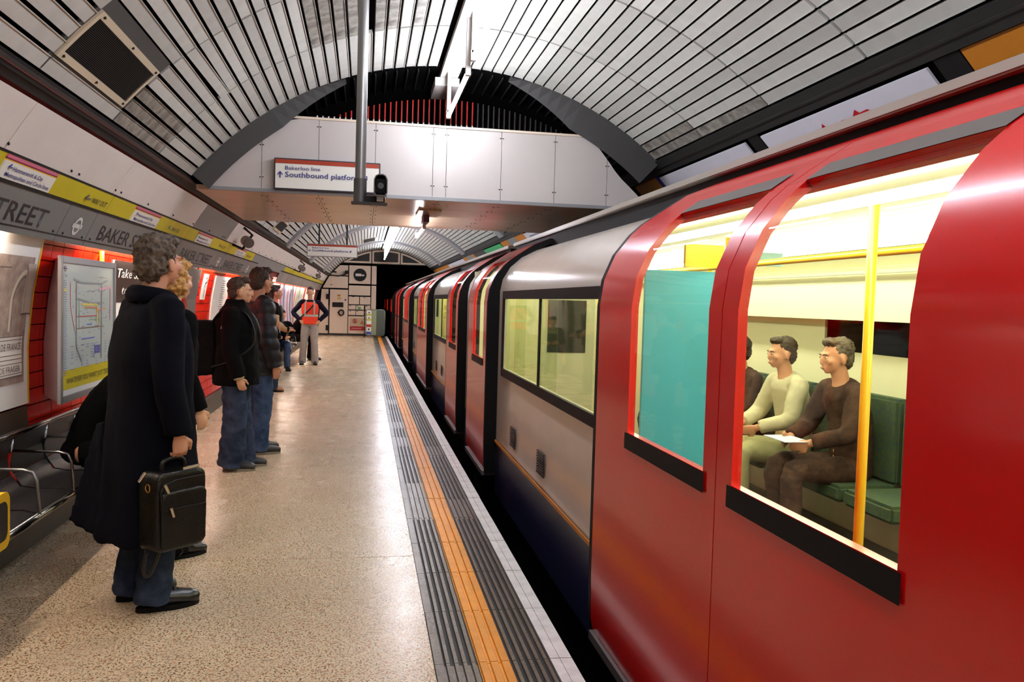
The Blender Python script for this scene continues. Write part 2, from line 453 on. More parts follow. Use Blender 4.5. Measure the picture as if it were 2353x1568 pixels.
# ---- frieze: white, yellow and grey bands of panels
def frieze_panel(name, m, a0, a1, y0, y1, off=0): return MB().arc(a0, a1, y0+.004, y1-.004, CR-off, CR+.015-off, 2).build(name, m, wl)
jw = [-4, -1.0, .7, 2.5, 4.3, 6.0, 7.65, 8.62, 10.62, 12.3, 14.0, 15.7, 17.4, 19.1, 20.8, 22.5, 24.2, 26., 28, 30, 32, 34.95]
for a, b in zip(jw, jw[1:]):
    frieze_panel('white_panel', M_GREY if abs(a-8.62) < .01 else M_WPANEL, -60.0, -54.6, a, b)
jy = [-4, 1.5, 3.8, 6.05, 8.55, 11.1, 13.4]
for a, b in zip(jy, jy[1:]): frieze_panel('yellow_panel', M_YEL, -62.8, -60.25, a, b, .004)
for a, b in ((18.4, 22.5), (22.5, 26.5), (26.5, 30.5), (30.5, 34.9)): frieze_panel('yellow_panel', M_YEL, -62.6, -60.4, a, b, .004)
for a, b in ((13.4, 14.6), (14.6, 16.6), (16.6, 18.4)): frieze_panel('grey_panel', M_GREYP, -64, -60.2, a, b, .004)
jg = [-4, .31, .82, 2.87, 3.38, 5.43, 5.94, 7.99, 8.5, 10.55, 11.06, 13.11, 13.62, 14.2]
for a, b in zip(jg, jg[1:]):
    frieze_panel('grey_panel', M_GREY, -68.2, -63.15, a, b, .004)
for a, b in zip([18.0+1.7*i for i in range(10)], [19.7+1.7*i for i in range(10)]): frieze_panel('grey_panel', mat('frieze_weathered', (168, 162, 154), rough=.45, col2=(120, 114, 108), vscale=2.5), -68.2, -63.1, a, min(b, 34.9), .004)
MB().arc(-63.15, -62.8, Y0, 14.2, CR-.01, CR+.02, 1).arc(-60.25, -60.05, Y0, 34.9, CR-.006, CR+.02, 1).arc(-63.1, -62.7, 18.0, 34.9, CR-.01, CR+.02, 1).build('black_beading', M_BLACK, wl)
MB().arc(-67.45, -67.3, Y0, 14.2, CR-.008, CR, 1).build('shadow_line', M_RAIL, wl)
bo = MB()
for y in [.9+i*.85 for i in range(40)]:
    for a in (-59.4,):
        for dy in (0, .13) if int(y*10) % 3 == 0 else (0,):
            x, yy, z = polar(a, CR-.004, y+dy); bo.ell((x, yy, z), (.006, .009, .009), 8, 5)
for g in jg[2:]:
    for dy in (-.08, .08):
        x, yy, z = polar(-67.0, CR-.006, g+dy); bo.ell((x, yy, z), (.006, .009, .009), 8, 5)
tag(bo.build('bolt_heads', M_BLACK, wl), kind='stuff')
# writing on the frieze
def on_frieze(a, y, off=.001):
    x, _, z = polar(a, CR-off-.004, y); n = Vector((-math.sin(R(a)), 0, -math.cos(R(a))))
    v = Vector((-math.cos(R(a)), 0, math.sin(R(a)))); v = v if v.z > 0 else -v
    return (x, y, z), v
for k in (-1, 0, 1, 2):
    o, v = on_frieze(-66.9, 6.14+2.56*k)
    text('BAKER STREET', 'station_name', M_BLKT, wl, o, (0, 1, 0), v, .112, 1.6, bold=.008)
MROUND = mat('roundel_pale', (226, 226, 220), rough=.4)
for k in range(-1, 4):
    o, v = on_frieze(-65.7, 5.69+2.56*k, .003)
    mb = MB(); u = Vector((0, 1, 0)); flat_ring(mb, o, u, v, .042, .062, 32)
    c = Vector(o); mb.quad(c-u*.085-v*.014, c+u*.085-v*.014, c+u*.085+v*.014, c-u*.085+v*.014)
    mb.build('roundel_mark', MROUND, wl)
for k, (y, w) in enumerate(((4.35, .65), (6.62, .74), (8.98, .8), (11.62, .8), (1.9, .65))):
    MB().arc(-62.75, -60.9, y, y+w, CR-.012, CR-.004, 1).build('direction_plate', M_SIGNW, wl)
    MB().arc(-60.62, -60.3, y, y+w, CR-.012, CR-.004, 1).build('pink_stripe', M_PINK, wl)
    MB().arc(-60.78, -60.62, y, y+w, CR-.012, CR-.004, 1).build('maroon_stripe', M_MAROON, wl)
    MB().arc(-60.9, -60.78, y, y+w, CR-.012, CR-.004, 1).build('yellow_stripe', M_LYEL, wl)
    o, v = on_frieze(-61.72, y+.115, .0095)
    text('Hammersmith & City', 'lettering', M_NAVYT, wl, o, (0, 1, 0), v, .023, w*.58, bold=.01)
    o, v = on_frieze(-61.72, y+.06, .0095)
    c = Vector(o)+v*.012; u = Vector((0, 1, 0)); mb = MB()
    for p, q in (((-.0, 0), (.045, 0)), ((0, 0), (.018, .016)), ((0, 0), (.018, -.016))):
        d = (u*(q[0]-p[0])+v*(q[1]-p[1])).normalized(); nn = d.cross(Vector((1, 0, 0))).normalized()*.0035
        A = c+u*p[0]+v*p[1]; B = c+u*q[0]+v*q[1]; mb.quad(A-nn, B-nn, B+nn, A+nn)
    for w_ in range(len(mb.v)): mb.v[w_] = (mb.v[w_][0]+.003, mb.v[w_][1], mb.v[w_][2])
    mb.build('arrow', M_NAVYT, wl)
    o, v = on_frieze(-62.48, y+.06, .0095)
    text('Metropolitan and Circle lines', 'lettering', M_NAVYT, wl, o, (0, 1, 0), v, .023, w*.86, bold=.01)
for y in (5.57, 7.78, 10.35, 12.7, 3.2):
    o, v = on_frieze(-62.2, y+.13, .002)
    text('WAY OUT', 'lettering', M_BLKT, wl, o, (0, 1, 0), v, .038, .3, bold=.006)
    c = Vector(on_frieze(-62.2, y, .002)[0])+v*.019; u = Vector((0, 1, 0)); mb = MB()
    for p, q in (((0, 0), (.1, 0)), ((0, 0), (.035, .022)), ((0, 0), (.035, -.022))):
        d = (u*(q[0]-p[0])+v*(q[1]-p[1])).normalized(); nn = d.cross(Vector((1, 0, 0))).normalized()*.005
        A = c+u*p[0]+v*p[1]; B = c+u*q[0]+v*q[1]; mb.quad(A-nn, B-nn, B+nn, A+nn)
    for w_ in range(len(mb.v)): mb.v[w_] = (mb.v[w_][0]+.004, mb.v[w_][1], mb.v[w_][2])
    mb.build('arrow', M_BLKT, wl)
# graffiti-worn red wash on the far name panel is left to the paint: a reddish patch
# ---- right wall
wr_ = MB().arc(44.6, 133, Y0, YE, CR+.02, CR+.2, 30)
wr_ = tag(wr_.build('wall_right', M_DARK), kind='structure')
segs = [(-4, 1.2, M_ORANGE), (1.2, 3.54, M_ORANGE), (3.54, 3.73, M_BLACK), (5.58, 5.75, M_BLACK), (7.68, 8.35, M_ORANGE), (12.3, 13.2, M_ORANGE), (14.6, 15.5, M_ORANGE), (15.5, 16.3, M_GREYP), (16.3, 17.1, M_ORANGE),
        (19.6, 21.5, mat('poster_dark', (40, 44, 38), rough=.5)), (21.5, 22, M_ORANGE), (22, 23, M_GREYP), (23, 23.8, M_ORANGE), (28.3, 34.5, M_ORANGE)]
for a, b, m in segs: MB().arc(44.7, 60, a+.005, b-.005, CR+.0, CR+.03, 4).build('cladding_panel', m, wr_)
def rposter(a, b, m, label, lines=()):
    e = empty('poster', polar(60, CR-.01, a), 0, label, 'poster')
    MB().arc(45.1, 60, a, b, CR-.012, CR+.002, 6).build('sheet', m, e); return e
MW = mat('poster_paper', (222, 220, 228), rough=.4, var=.05)
p1 = rposter(3.78, 5.55, MW, 'white poster with a ragged red shape, above the near red train doors')
p2 = rposter(5.8, 7.6, MW, 'white poster between black strips just before the bridge, over the train roof')
MB().arc(44.9, 60, 7.6, 7.68, CR-.012, CR+.01, 4).build('border', M_NAVYT, p2)
def arc_pt(a, y): return Vector(polar(a, CR-.016, y))
red = mat('print_red', (184, 8, 18), rough=.4)
def blob(parent, pts, m, name):
    mb = MB(); mb.add([arc_pt(a, y) for y, a in pts], [tuple(range(len(pts)))]); return mb.build(name, m, parent)
blob(p1, [(5.15, 58), (5.12, 50), (5.04, 48.9), (4.98, 48.6), (4.93, 47.2), (4.90, 48.2), (4.82, 46.6), (4.79, 47.6), (4.62, 47.1), (4.52, 47.3), (4.46, 46.4), (4.44, 47.0), (4.36, 46.9), (4.3, 47.9), (4.2, 47.2), (4.12, 47.4), (4.05, 48.4), (4.0, 50), (4.0, 58)], red, 'red_print')
MB_ = MB()
for y, a in ((4.43, 47.6), (4.38, 47.4), (4.33, 48.0), (4.3, 48.6), (4.27, 49.2)):
    c = arc_pt(a, y); MB_.quad(*[c+Vector((-.003, dy, dz)) for dy, dz in ((-.02, -.012), (.02, -.016), (.015, .014), (-.018, .01))])
tag(MB_.build('paper_fleck', MW, p1), kind='stuff')
blob(p2, [(7.0, 58), (6.98, 49.6), (6.93, 49.2), (6.86, 49.0), (6.75, 49.4), (6.8, 50), (6.7, 50.2), (6.7, 58)], red, 'red_print')
p3 = rposter(13.25, 14.55, MW, 'white poster with grey lettering on the far wall just past the bridge')
for a_, t_ in ((46.5, 'CITY'), (48.6, 'Gallery')):
    mb = MB()
    for k in range(6): mb.arc(a_, a_+.9, 13.5+k*.13, 13.58+k*.13, CR-.016, CR-.013, 1)
    tag(mb.build('print_marks', M_GREYP, p3), kind='stuff')
p4 = rposter(17.15, 19.55, M_GREEN, 'green poster on the far wall beyond the bridge')
MB().arc(48.3, 48.9, 17.4, 18.2, CR-.016, CR-.013, 1).build('print_marks', M_BLACK, p4)
p5 = rposter(23.85, 28.2, MW, 'white poster with a small dark figure, furthest on the right wall')
MB().arc(47, 50, 26.5, 27.3, CR-.016, CR-.013, 1).build('dark_figure', M_MAROON, p5)

# ---- far wall
EY = YE
wf = MB()
def arch_poly(x0, x1, z0, n=10, r=CR+.05, top=None):
    pts = [(x0, EY, z0)]
    pts += [(x1, EY, z0)]
    for k in range(n+1):
        x = x1+(x0-x1)*k/n; d = r*r-(x-.75)**2; z = .8+math.sqrt(max(d, 0))
        pts.append((x, EY, min(z, top) if top else z))
    return pts
wf.poly(arch_poly(-2.1, .44, 0, top=3.0), .2, (0, 1, 0)); wf.poly(arch_poly(-2.1, 3.4, 3.0), .2, (0, 1, 0))
wf.box(2.9, 3.9, EY, EY+.2, 0, 3.0)
wf = tag(wf.build('wall_far', M_RAIL), kind='structure')
def fpanel(name, m, pts, g=.012, th=.03, par=None):
    cx = sum(p[0] for p in pts)/len(pts); cz = sum(p[1] for p in pts)/len(pts)
    q = [(x+(g if x < cx else -g), EY-th, z+(g if z < cz else -g)) for x, z in pts]
    return MB().poly(q, th, (0, 1, 0)).build(name, m, par or wf)
fpanel('upper_panel', M_CREAM, [(-1.48, 2.48), (-.72, 2.48), (-.72, 2.92), (-1.05, 2.92), (-1.3, 2.7)])
fpanel('upper_panel', M_CREAM, [(-1.76, 1.95), (-.72, 1.95), (-.72, 2.46), (-1.5, 2.46)])
fpanel('side_panel', M_CREAM, [(-1.92, .07), (-1.5, .07), (-1.5, 1.92), (-1.8, 1.92)])
fpanel('clad_panel', M_CREAM, [(-.7, 2.15), (.2, 2.15), (.2, 2.93), (-.7, 2.93)])
fpanel('clad_panel', M_CREAM, [(-.7, 1.67), (.2, 1.67), (.2, 2.1), (-.7, 2.1)])
for a in ((-.7, -.25), (-.24, .21)): fpanel('clad_panel', M_CREAM, [(a[0], 1.3), (a[1], 1.3), (a[1], 1.64), (a[0], 1.64)])
for a in ((-.7, -.39), (-.39, -.05), (-.03, .21)): fpanel('clad_panel', M_CREAM, [(a[0], 1.08), (a[1], 1.08), (a[1], 1.28), (a[0], 1.28)])
for a in ((-.7, -.39), (-.39, -.05), (-.03, .21)): fpanel('clad_panel', M_CREAM, [(a[0], .85), (a[1], .85), (a[1], 1.06), (a[0], 1.06)])
fpanel('clad_panel', M_CREAM, [(-.7, .08), (.2, .08), (.2, .82), (-.7, .82)])
fpanel('clad_panel', M_CREAM, [(.22, 2.14), (.44, 2.14), (.44, 2.93), (.22, 2.93)])
fpanel('clad_panel', M_CREAM, [(.22, .06), (.44, .06), (.44, 2.11), (.22, 2.11)])
lt = MB()
for x, z in ((-.62, 1.25), (-.33, 1.25), (-.5, 1.62), (-.05, 1.6), (.05, 1.25), (-.62, 1.03), (-.33, 1.03), (-1.4, 2.1)): lt.box(x-.035, x+.035, EY-.045, EY-.03, z-.012, z+.012)
tag(lt.build('small_latches', M_BLACK, wf), kind='stuff')
MB().box(-.3, -.19, EY-.05, EY-.03, 1.11, 1.2).build('green_notice', M_GREEN, wf)
# ventilation lunettes
def lunette(x0, x1):
    fr = empty('lunette_vent', (x0, EY, 3.02)); fr.parent = wf
    outer = arch_poly(x0, x1, 3.03, r=CR-.03); inner = arch_poly(x0+.07, x1-.07, 3.1, r=CR-.1)
    inner = [(x, y, max(z, 3.1)) for x, y, z in inner]
    n = len(outer); mb = MB(); vs = [(x, EY-.04, z) for x, y, z in outer]+[(x, EY-.04, z) for x, y, z in inner]
    mb.add(vs, [(i, (i+1) % n, n+(i+1) % n, n+i) for i in range(n)])
    o = mb.build('vent_frame', M_CREAM, fr); s = o.modifiers.new('s', 'SOLIDIFY'); s.thickness = .03; s.offset = 0
    sl = MB(); x = x0+.1
    while x < x1-.08:
        d = (CR-.1)**2-(x-.75)**2
        zt = .8+math.sqrt(max(d, 0))
        if zt > 3.13: sl.box(x, x+.012, EY-.035, EY-.02, 3.1, zt)
        x += .035
    tag(sl.build('vent_slats', mat('slat_grey', (66, 64, 58), rough=.6), fr), kind='stuff')
    return fr
lunette(-.92, .2); lunette(.24, 1.38); lunette(1.42, 2.45)
# running tunnel beyond
tn = MB(); vs = []
n = 28
for yy, r in ((EY, 1.95), (EY+30, 1.95)):
    for k in range(n): a = 2*math.pi*k/n; vs.append((2.3+r*math.sin(a), yy+(0 if True else 0), .6+r*1.02*math.cos(a)))
tn.add(vs, [(k, (k+1) % n, n+(k+1) % n, n+k) for k in range(n)])
tn.box(.2, 4.5, EY+30, EY+30.2, -1.5, 3)
tag(tn.build('wall_tunnel', M_DARK), kind='structure')
MB().box(2.2, 2.7, EY+.2, EY+.3, 2.5, 3.1)
tag(MB().box(-3.3, 5, Y0-.1, Y0, -1.2, 4.2).build('wall_rear', mat('rear_wall', (150, 146, 138), rough=.6)), kind='structure')

# ---- floor
fl = MB().box(-2.1, .80, Y0, EY, -1.1, -.03).build('floor', mat('floor_base', (60, 54, 46), rough=.8)); tag(fl, kind='structure')
tag(MB().box(.8, 4.0, Y0, EY+30, -1.2, -1.1).build('floor_track', M_DARK), kind='structure')
ys = [-4, -3.43, -.63, 2.17, 4.97, 7.77, 10.57, 13.37, 16.17, 18.97, 21.77, 24.57, 27.37, 30.17, 32.97, 35.0]
xs = [-2.08, -1.4, -.95, -.515, -.09, .318]
for i in range(len(ys)-1):
    for j in range(len(xs)-1):
        MB().box(xs[j]+.0003, xs[j+1]-.0003, ys[i]+.0035, ys[i+1]-.0035, -.04, 0).build('terrazzo_slab', M_TERR, fl)
MB().box(-2.08, .318, Y0, 35, -.039, -.0025).build('slab_joint_filler', mat('joint', (84, 66, 50), rough=.8), fl)
def paver(x0, x1, ribs, m, name, depth=.006):
    mb = MB(); L = .595-.006; mb.box(x0+.002, x1-.002, 0, L, -.04, -depth)
    w = (x1-x0)/ribs
    for k in range(ribs):
        q = .2 if m is M_PAVER else .1; a = x0+w*k+w*q; b = x0+w*(k+1)-w*q
        mb.add([(a, 0, -depth), (b, 0, -depth), (a+w*.08, 0, 0), (b-w*.08, 0, 0), (a, L, -depth), (b, L, -depth), (a+w*.08, L, 0), (b-w*.08, L, 0)],
               [(0, 1, 3, 2), (4, 6, 7, 5), (2, 3, 7, 6), (0, 2, 6, 4), (1, 5, 7, 3)])
    return mb.mesh(name, m)
PV = [('ribbed_paver', paver(.362, .508, 4, M_PAVER, 'ribbed_paver', .012)), ('yellow_paver', paver(.508, .652, 3, M_PAVY, 'yellow_paver', .008)),
      ('ribbed_paver', paver(.652, .826, 5, M_PAVER, 'ribbed_paver', .012))]
mb = MB().box(.322, .36, 0, .589, -.04, -.002); PV.append(('border_paver', mb.mesh('border_paver', M_PAVER)))
mb = MB().box(.828, .87, 0, .589, -.04, 0).box(.872, .925, 0, .589, -.08, 0); PV.append(('edge_stone', mb.mesh('edge_stone', M_EDGE)))
y = 4.06-.595*13
while y < 34.6:
    for nme, me in PV:
        o = bpy.data.objects.new(nme, me); COL.objects.link(o); o.parent = fl; o.location = (random.uniform(-.001, .001), y, random.uniform(-.0015, .0005))
    y += .595
MB().box(.318, .93, Y0, 35, -.05, -.012).build('paver_bed', M_BLACK, fl)
# ================================================================ BRIDGE
br = empty('footbridge', (.75, 7.5, 2.46), 0, 'white panelled footbridge crossing the tunnel above the platform', 'bridge')
BZ0, BZ1, BY0, BY1 = 2.46, 3.1, 7.5, 10.35
RI = 2.69
MB().box(-1.28, 2.1, BY0+.04, BY1-.02, BZ0+.03, BZ1-.03).box(2.1, 2.5, BY0+.04, BY1-.02, BZ0+.03, 2.6).build('bridge_core', M_RAIL, br)
jx = [-1.40, -.91, -.43, .06, .57, .69, 1.19, 1.69, 2.19, 2.62]
def ztop(x):
    r = RI if x < 1.9 else 2.50+.19*max(0, (2.3-x)/.4)
    return .8+math.sqrt(max(r*r-(x-.75)**2, 0))
for a, b in zip(jx, jx[1:]):
    a_ = a+.002; b_ = b-.002; lo = BZ0+.02
    pts = []
    xs_ = [a_+(b_-a_)*k/6 for k in range(7)]
    for x in xs_:
        if ztop(x) > lo+.005: pts.append((x, min(BZ1, ztop(x))))
    if len(pts) < 2: continue
    if x > 2.55: pts[-1] = (2.60, lo+.01)
    poly = [(pts[0][0], BY0, lo)]+[(pts[-1][0], BY0, lo)]+[(x, BY0, z) for x, z in reversed(pts)]
    MB().poly(poly, .03, (0, 1, 0)).build('fascia_panel', M_BPANEL, br)
st = MB()
for x in jx[1:-1]:
    for z in (BZ0+.12, min(BZ1, ztop(x))-.06):
        for dx in (-.012, .012): st.box(x+dx-.006, x+dx+.006, BY0-.004, BY0, z-.004, z+.004)
tag(st.build('panel_studs', M_BLACK, br), kind='stuff')
MB().box(-1.34, 2.58, BY0-.015, BY0+.05, BZ0-.01, BZ0+.02).build('lower_trim', M_GRIB, br)
MB().box(-.72, 2.02, BY0-.012, BY0+.05, BZ1, BZ1+.02).build('parapet_cap', M_CREAM, br)
sx = [-1.45, -.91, -.43, .06, .63, 1.19, 1.69, 2.19, 2.58]; sy = [BY0, 8.2, 8.9, 9.6, BY1]
for i in range(len(sx)-1):
    for j in range(4): MB().box(sx[i]+.002, sx[i+1]-.002, sy[j]+.002, sy[j+1]-.002, BZ0-.012, BZ0+.03).build('soffit_panel', M_SOFF, br)
st = MB()
for x in sx[1:-1]:
    for y in [BY0+.25+.42*k for k in range(7)]:
        st.box(x-.03, x-.018, y-.006, y+.006, BZ0-.016, BZ0-.012).box(x+.018, x+.03, y-.006, y+.006, BZ0-.016, BZ0-.012)
tag(st.build('soffit_studs', M_BLACK, br), kind='stuff')
MB().box(-.9, 2.2, BY1-.02, BY1, BZ0, 3.05).build('rear_fascia', M_BPANEL, br)
# grille on top of the bridge
M_REDBAR = mat('bar_red', (210, 26, 14), rough=.4)
M_DBAR = mat('bar_dark', (40, 36, 34), rough=.5)
k = 0; x = -.52
barm = {}
while x < 2.05:
    zt = .8+math.sqrt(max(2.66**2-(x-.75)**2, 0))-.02
    if zt > 3.14:
        mb = MB().box(x-.0055, x+.0055, 7.86, 7.89, BZ1+.02, zt)
        mb.build('red_bar' if x < .98 else 'dark_bar', M_REDBAR if x < .98 else M_DBAR, br)
        if x < .98: MB().box(x-.006, x+.006, 7.852, 7.87, BZ1+.02, BZ1+.112).build('bar_foot', M_WHITE, br)
    x += .051; k += 1
MB().box(-.7, 2.2, 8.3, 8.32, BZ1, 3.62).build('grille_backing', M_DARK, br)
MB().box(.58, .80, 7.60, 8.12, 3.50, 3.575).build('duct_end', M_WHITE, br)

# ================================================================ LIGHTS
def tube_light(x, y0, y1, z, zc, label, group=None, small=False):
    e = empty('fluorescent_light', (x, (y0+y1)/2, z), 0, label, 'light', group)
    MB().cyl((x, y0+.03, z), (x, y1-.03, z), .017, 12).build('tube', M_LIT, e, smooth=True)
    MB().box(x-.018, x+.018, y0-.02, y0+.03, z-.02, z+.05).build('end_cap', M_WHITE, e); MB().box(x-.018, x+.018, y1-.03, y1+.02, z-.02, z+.05).build('end_cap', M_WHITE, e)
    if not small:
        MB().box(x-.016, x+.016, y1-.03, y1+.01, z+.03, zc).build('stem', M_WHITE, e)
        MB().box(x-.016, x+.016, y0-.01, y0+.03, z+.03, zc).build('stem', M_WHITE, e)
    return e
LX = .705
i = 0
for y0, w_ in ((-2.6, 'third'), (-1.0, 'second'), (.6, 'nearest')):
    tube_light(LX, y0, y0+1.4, 3.22, 3.58, 'bare fluorescent tube behind the viewpoint, the %s behind it' % w_)
tube_light(LX, 2.5, 3.9, 3.22, 3.58, 'fluorescent tube hung from the vault nearest overhead, above the frame edge')
tube_light(.71, 4.42, 5.86, 3.26, 3.58, 'bright tube hung from the crown, the nearer of the two before the bridge')
tube_light(.69, 5.98, 7.42, 3.19, 3.58, 'bright fluorescent tube ending just in front of the red bars above the bridge')
M_BRK = mat('bracket_mauve', (86, 56, 84), rough=.5)
ub = tube_light(.60, 8.9, 10.25, 2.33, BZ0, 'fluorescent tube fixed under the bridge soffit', None, True)
MB().box(.57, .63, 8.6, 8.95, 2.36, 2.45).build('bracket', M_BRK, ub)
MB().box(.50, .72, 8.2, 8.8, 2.43, 2.449).build('mounting_plate', M_SOFF, ub)
y = 11.6
fars = []
while y < 33:
    w_ = ('first', 'second', 'third', 'fourth', 'fifth', 'sixth', 'seventh', 'eighth', 'ninth', 'tenth', 'eleventh', 'twelfth', 'last')[i]
    tube_light(LX, y, y+1.4, 3.14, 3.58, 'fluorescent tube in the vault row beyond the bridge, %s from the bridge' % w_, 'fluorescent tubes in the row beyond the bridge')
    y += 1.7; i += 1
# red maker's plate on the trunking
MB().box(.66, .72, 5.5, 5.56, 3.572, 3.575).build('red_label', M_BROWN, ceil)
# cove lamps behind the frieze
for k, (a, b) in enumerate(((3.4, 4.9), (6.2, 7.6), (7.7, 9.1), (10.4, 11.3), (12.3, 13.4), (18.5, 20.5), (21, 23), (23.5, 25.5), (26, 28), (28.5, 30.5), (31, 33))):
    MB().box(-1.905, -1.885, a, b, 1.872, 1.888).build('cove_lamp', M_COVE, wl)

# ================================================================ SIGNS
def brown_sign(nm, x0, x1, z0, z1, y, arrow, label, frame=True):
    e = empty(nm, ((x0+x1)/2, y, z0), 0, label, 'sign')
    MB().box(x0, x1, y-.05, y, z0, z1).build('sign_box', mat('sign_frame', (44, 44, 56), rough=.4) if frame else M_STEEL, e, bev=.004)
    b = .012
    MB().box(x0+b, x1-b, y-.054, y-.049, z0+b, z1-b).build('sign_face', M_SIGNW, e)
    h = z1-z0
    MB().box(x0+b, x1-b, y-.057, y-.05, z1-b-h*.13, z1-b).build('brown_stripe', M_BROWN, e)
    w = x1-x0
    text('Bakerloo line', 'lettering', M_NAVYT, e, (x0+w*.105, y-.058, z1-h*.37), (1, 0, 0), (0, 0, 1), h*.125, w*.325, bold=.003)
    text('Southbound platform 8', 'lettering', M_NAVYT, e, (x0+w*.105, y-.058, z1-h*.60), (1, 0, 0), (0, 0, 1), h*.17, w*.775, bold=.007)
    c = Vector((x0+w*.058, y-.06, z1-h*.54)); mb = MB(); s = h*.1
    D = Vector((0, 0, 1)) if arrow == 'up' else Vector((-1, 0, 0)); Q = Vector((-1, 0, 0)) if arrow == 'up' else Vector((0, 0, -1))
    t = s*.16
    mb.quad(c-D*s-Q*t, c-D*s+Q*t, c+D*s*.8+Q*t, c+D*s*.8-Q*t)
    for sg in (-1, 1):
        A = c+D*s; B = c+D*s*.05+Q*sg*s*.8
        mb.quad(A+D*t, A-D*t*1.6, B-D*t*1.6, B+D*t)
    mb.build('arrow', M_NAVYT, e)
    return e
brown_sign('direction_sign', -.80, .105, 2.475, 2.745, 7.49, 'up', 'framed white sign with an up arrow to platform 8, fixed to the bridge')
s2 = brown_sign('direction_sign', -1.05, -.16, 2.28, 2.51, 15.3, 'left', 'hanging white sign with a left arrow to platform 8, beyond the bridge', False)
for x, z in ((-.84, 3.30), (-.35, 3.47)): MB().cyl((x, 15.27, 2.5), (x, 15.27, z), .015, 8).build('hanger', M_BLACK, s2)
MB().ell((-.84, 15.27, 3.18), (.05, .05, .035)).build('hanger_boss', M_BLACK, s2)
# CCTV camera on its pole
cc = empty('cctv_camera', (-.045, 5.0, 3.55), 0, 'dark camera on a long steel pole dropping from the vault in front of the bridge', 'camera')
MB().cyl((-.045, 5, 2.25), (-.045, 5, 3.56), .031, 20).build('pole', M_STEEL, cc, ang=40)
MB().cyl((-.045, 5, 2.115), (-.045, 5, 2.255), .038, 20).build('pole_sleeve', mat('sleeve_grey', (92, 92, 90), rough=.4, metal=.5), cc, ang=40)
MB().box(-.095, .115, 4.95, 5.05, 2.108, 2.118).build('base_plate', M_ARCH, cc, bev=.002)
MB().box(-.02, .05, 4.97, 5.03, 2.118, 2.155).build('arm', M_BLACK, cc)
MB().box(.045, .052, 4.97, 5.03, 2.118, 2.19).box(.093, .10, 4.97, 5.03, 2.118, 2.19).box(.045, .10, 4.97, 5.03, 2.118, 2.126).build('yoke', M_BLACK, cc)
mb = MB(); hs = []
sec = [(.037, 0), (.037, .075), (.028, .095), (.012, .104), (-.012, .104), (-.028, .095), (-.037, .075), (-.037, 0), (-.025, -.018), (.025, -.018)]
vs = [(.073+x, yy, 2.17+z) for yy in (4.90, 5.13) for x, z in sec]; n = len(sec)
mb.add(vs, [tuple(range(n, 2*n))]+[(i, (i+1) % n, n+(i+1) % n, n+i) for i in range(n)])
ho = mb.build('housing', mat('housing_grey', (88, 84, 78), rough=.35, metal=.3), cc); s = ho.modifiers.new('s', 'SOLIDIFY'); s.thickness = .006; s.offset = 0
MB().box(.045, .101, 4.915, 4.925, 2.17, 2.25).build('front_glass', mat('lens_black', (6, 8, 8), rough=.08), ho)
MB().cyl((.073, 4.908, 2.21), (.073, 4.93, 2.21), .018, 16).build('lens', mat('lens_rim', (50, 50, 50), rough=.2), ho)
MB().box(.108, .112, 4.92, 5.0, 2.15, 2.23).build('side_tag', M_WHITE, cc)

# ================================================================ VENTS IN THE VAULT
def vault_vent(a0, a1, y0, y1, label, par_r=CR):
    am = (a0+a1)/2; e = empty('ventilation_grille', polar(am, CR, (y0+y1)/2), 0, label, 'vent')
    MB().arc(a0-1.7, a1+1.6, y0-.04, y1+.04, CR+.004, CR+.02, 2).build('surround', M_ARCH, e)
    M_FR = mat('vent_frame', (206, 192, 164), rough=.4)
    mb = MB(); w = .75
    mb.arc(a0, a0+w, y0, y1, CR-.012, CR+.005, 1).arc(a1-w, a1, y0, y1, CR-.012, CR+.005, 1)
    mb.arc(a0+w, a1-w, y0, y0+.03, CR-.012, CR+.005, 2).arc(a0+w, a1-w, y1-.03, y1, CR-.012, CR+.005, 2)
    mb.build('frame', M_FR, e)
    MB().arc(a0+w, a1-w, y0+.03, y1-.03, CR-.001, CR+.004, 2).build('backing', M_DARK, e)
    mb = MB(); n = 26
    for k in range(n):
        a = a0+w+(a1-a0-2*w)*(k+.2)/n
        mb.arc(a, a+(a1-a0-2*w)/n*.45, y0+.03, y1-.03, CR-.009, CR+.0, 1)
    tag(mb.build('louvre_blades', M_GRILLE, e), kind='stuff')
    mb = MB()
    for a in (a0+w/2, a1-w/2):
        for yy in (y0+.05, (y0+y1)/2, y1-.05):
            p = polar(a, CR-.014, yy); mb.ell(p, (.008, .008, .008), 8, 5)
    tag(mb.build('screws', M_BLACK, e), kind='stuff')
    return e
vault_vent(-49.9, -43.9, 4.10, 5.14, 'large louvred grille with cream frame in the near left vault')
vault_vent(-50.6, -46.0, 13.2, 14.3, 'dark louvred grille in the left vault just beyond the bridge')
vault_vent(-44, -33, 25.2, 26.6, 'dark grille in the left vault behind the hanging sign')
vault_vent(-18.5, -9, 27.6, 29.4, 'dark grille near the crown, right of the hanging sign')

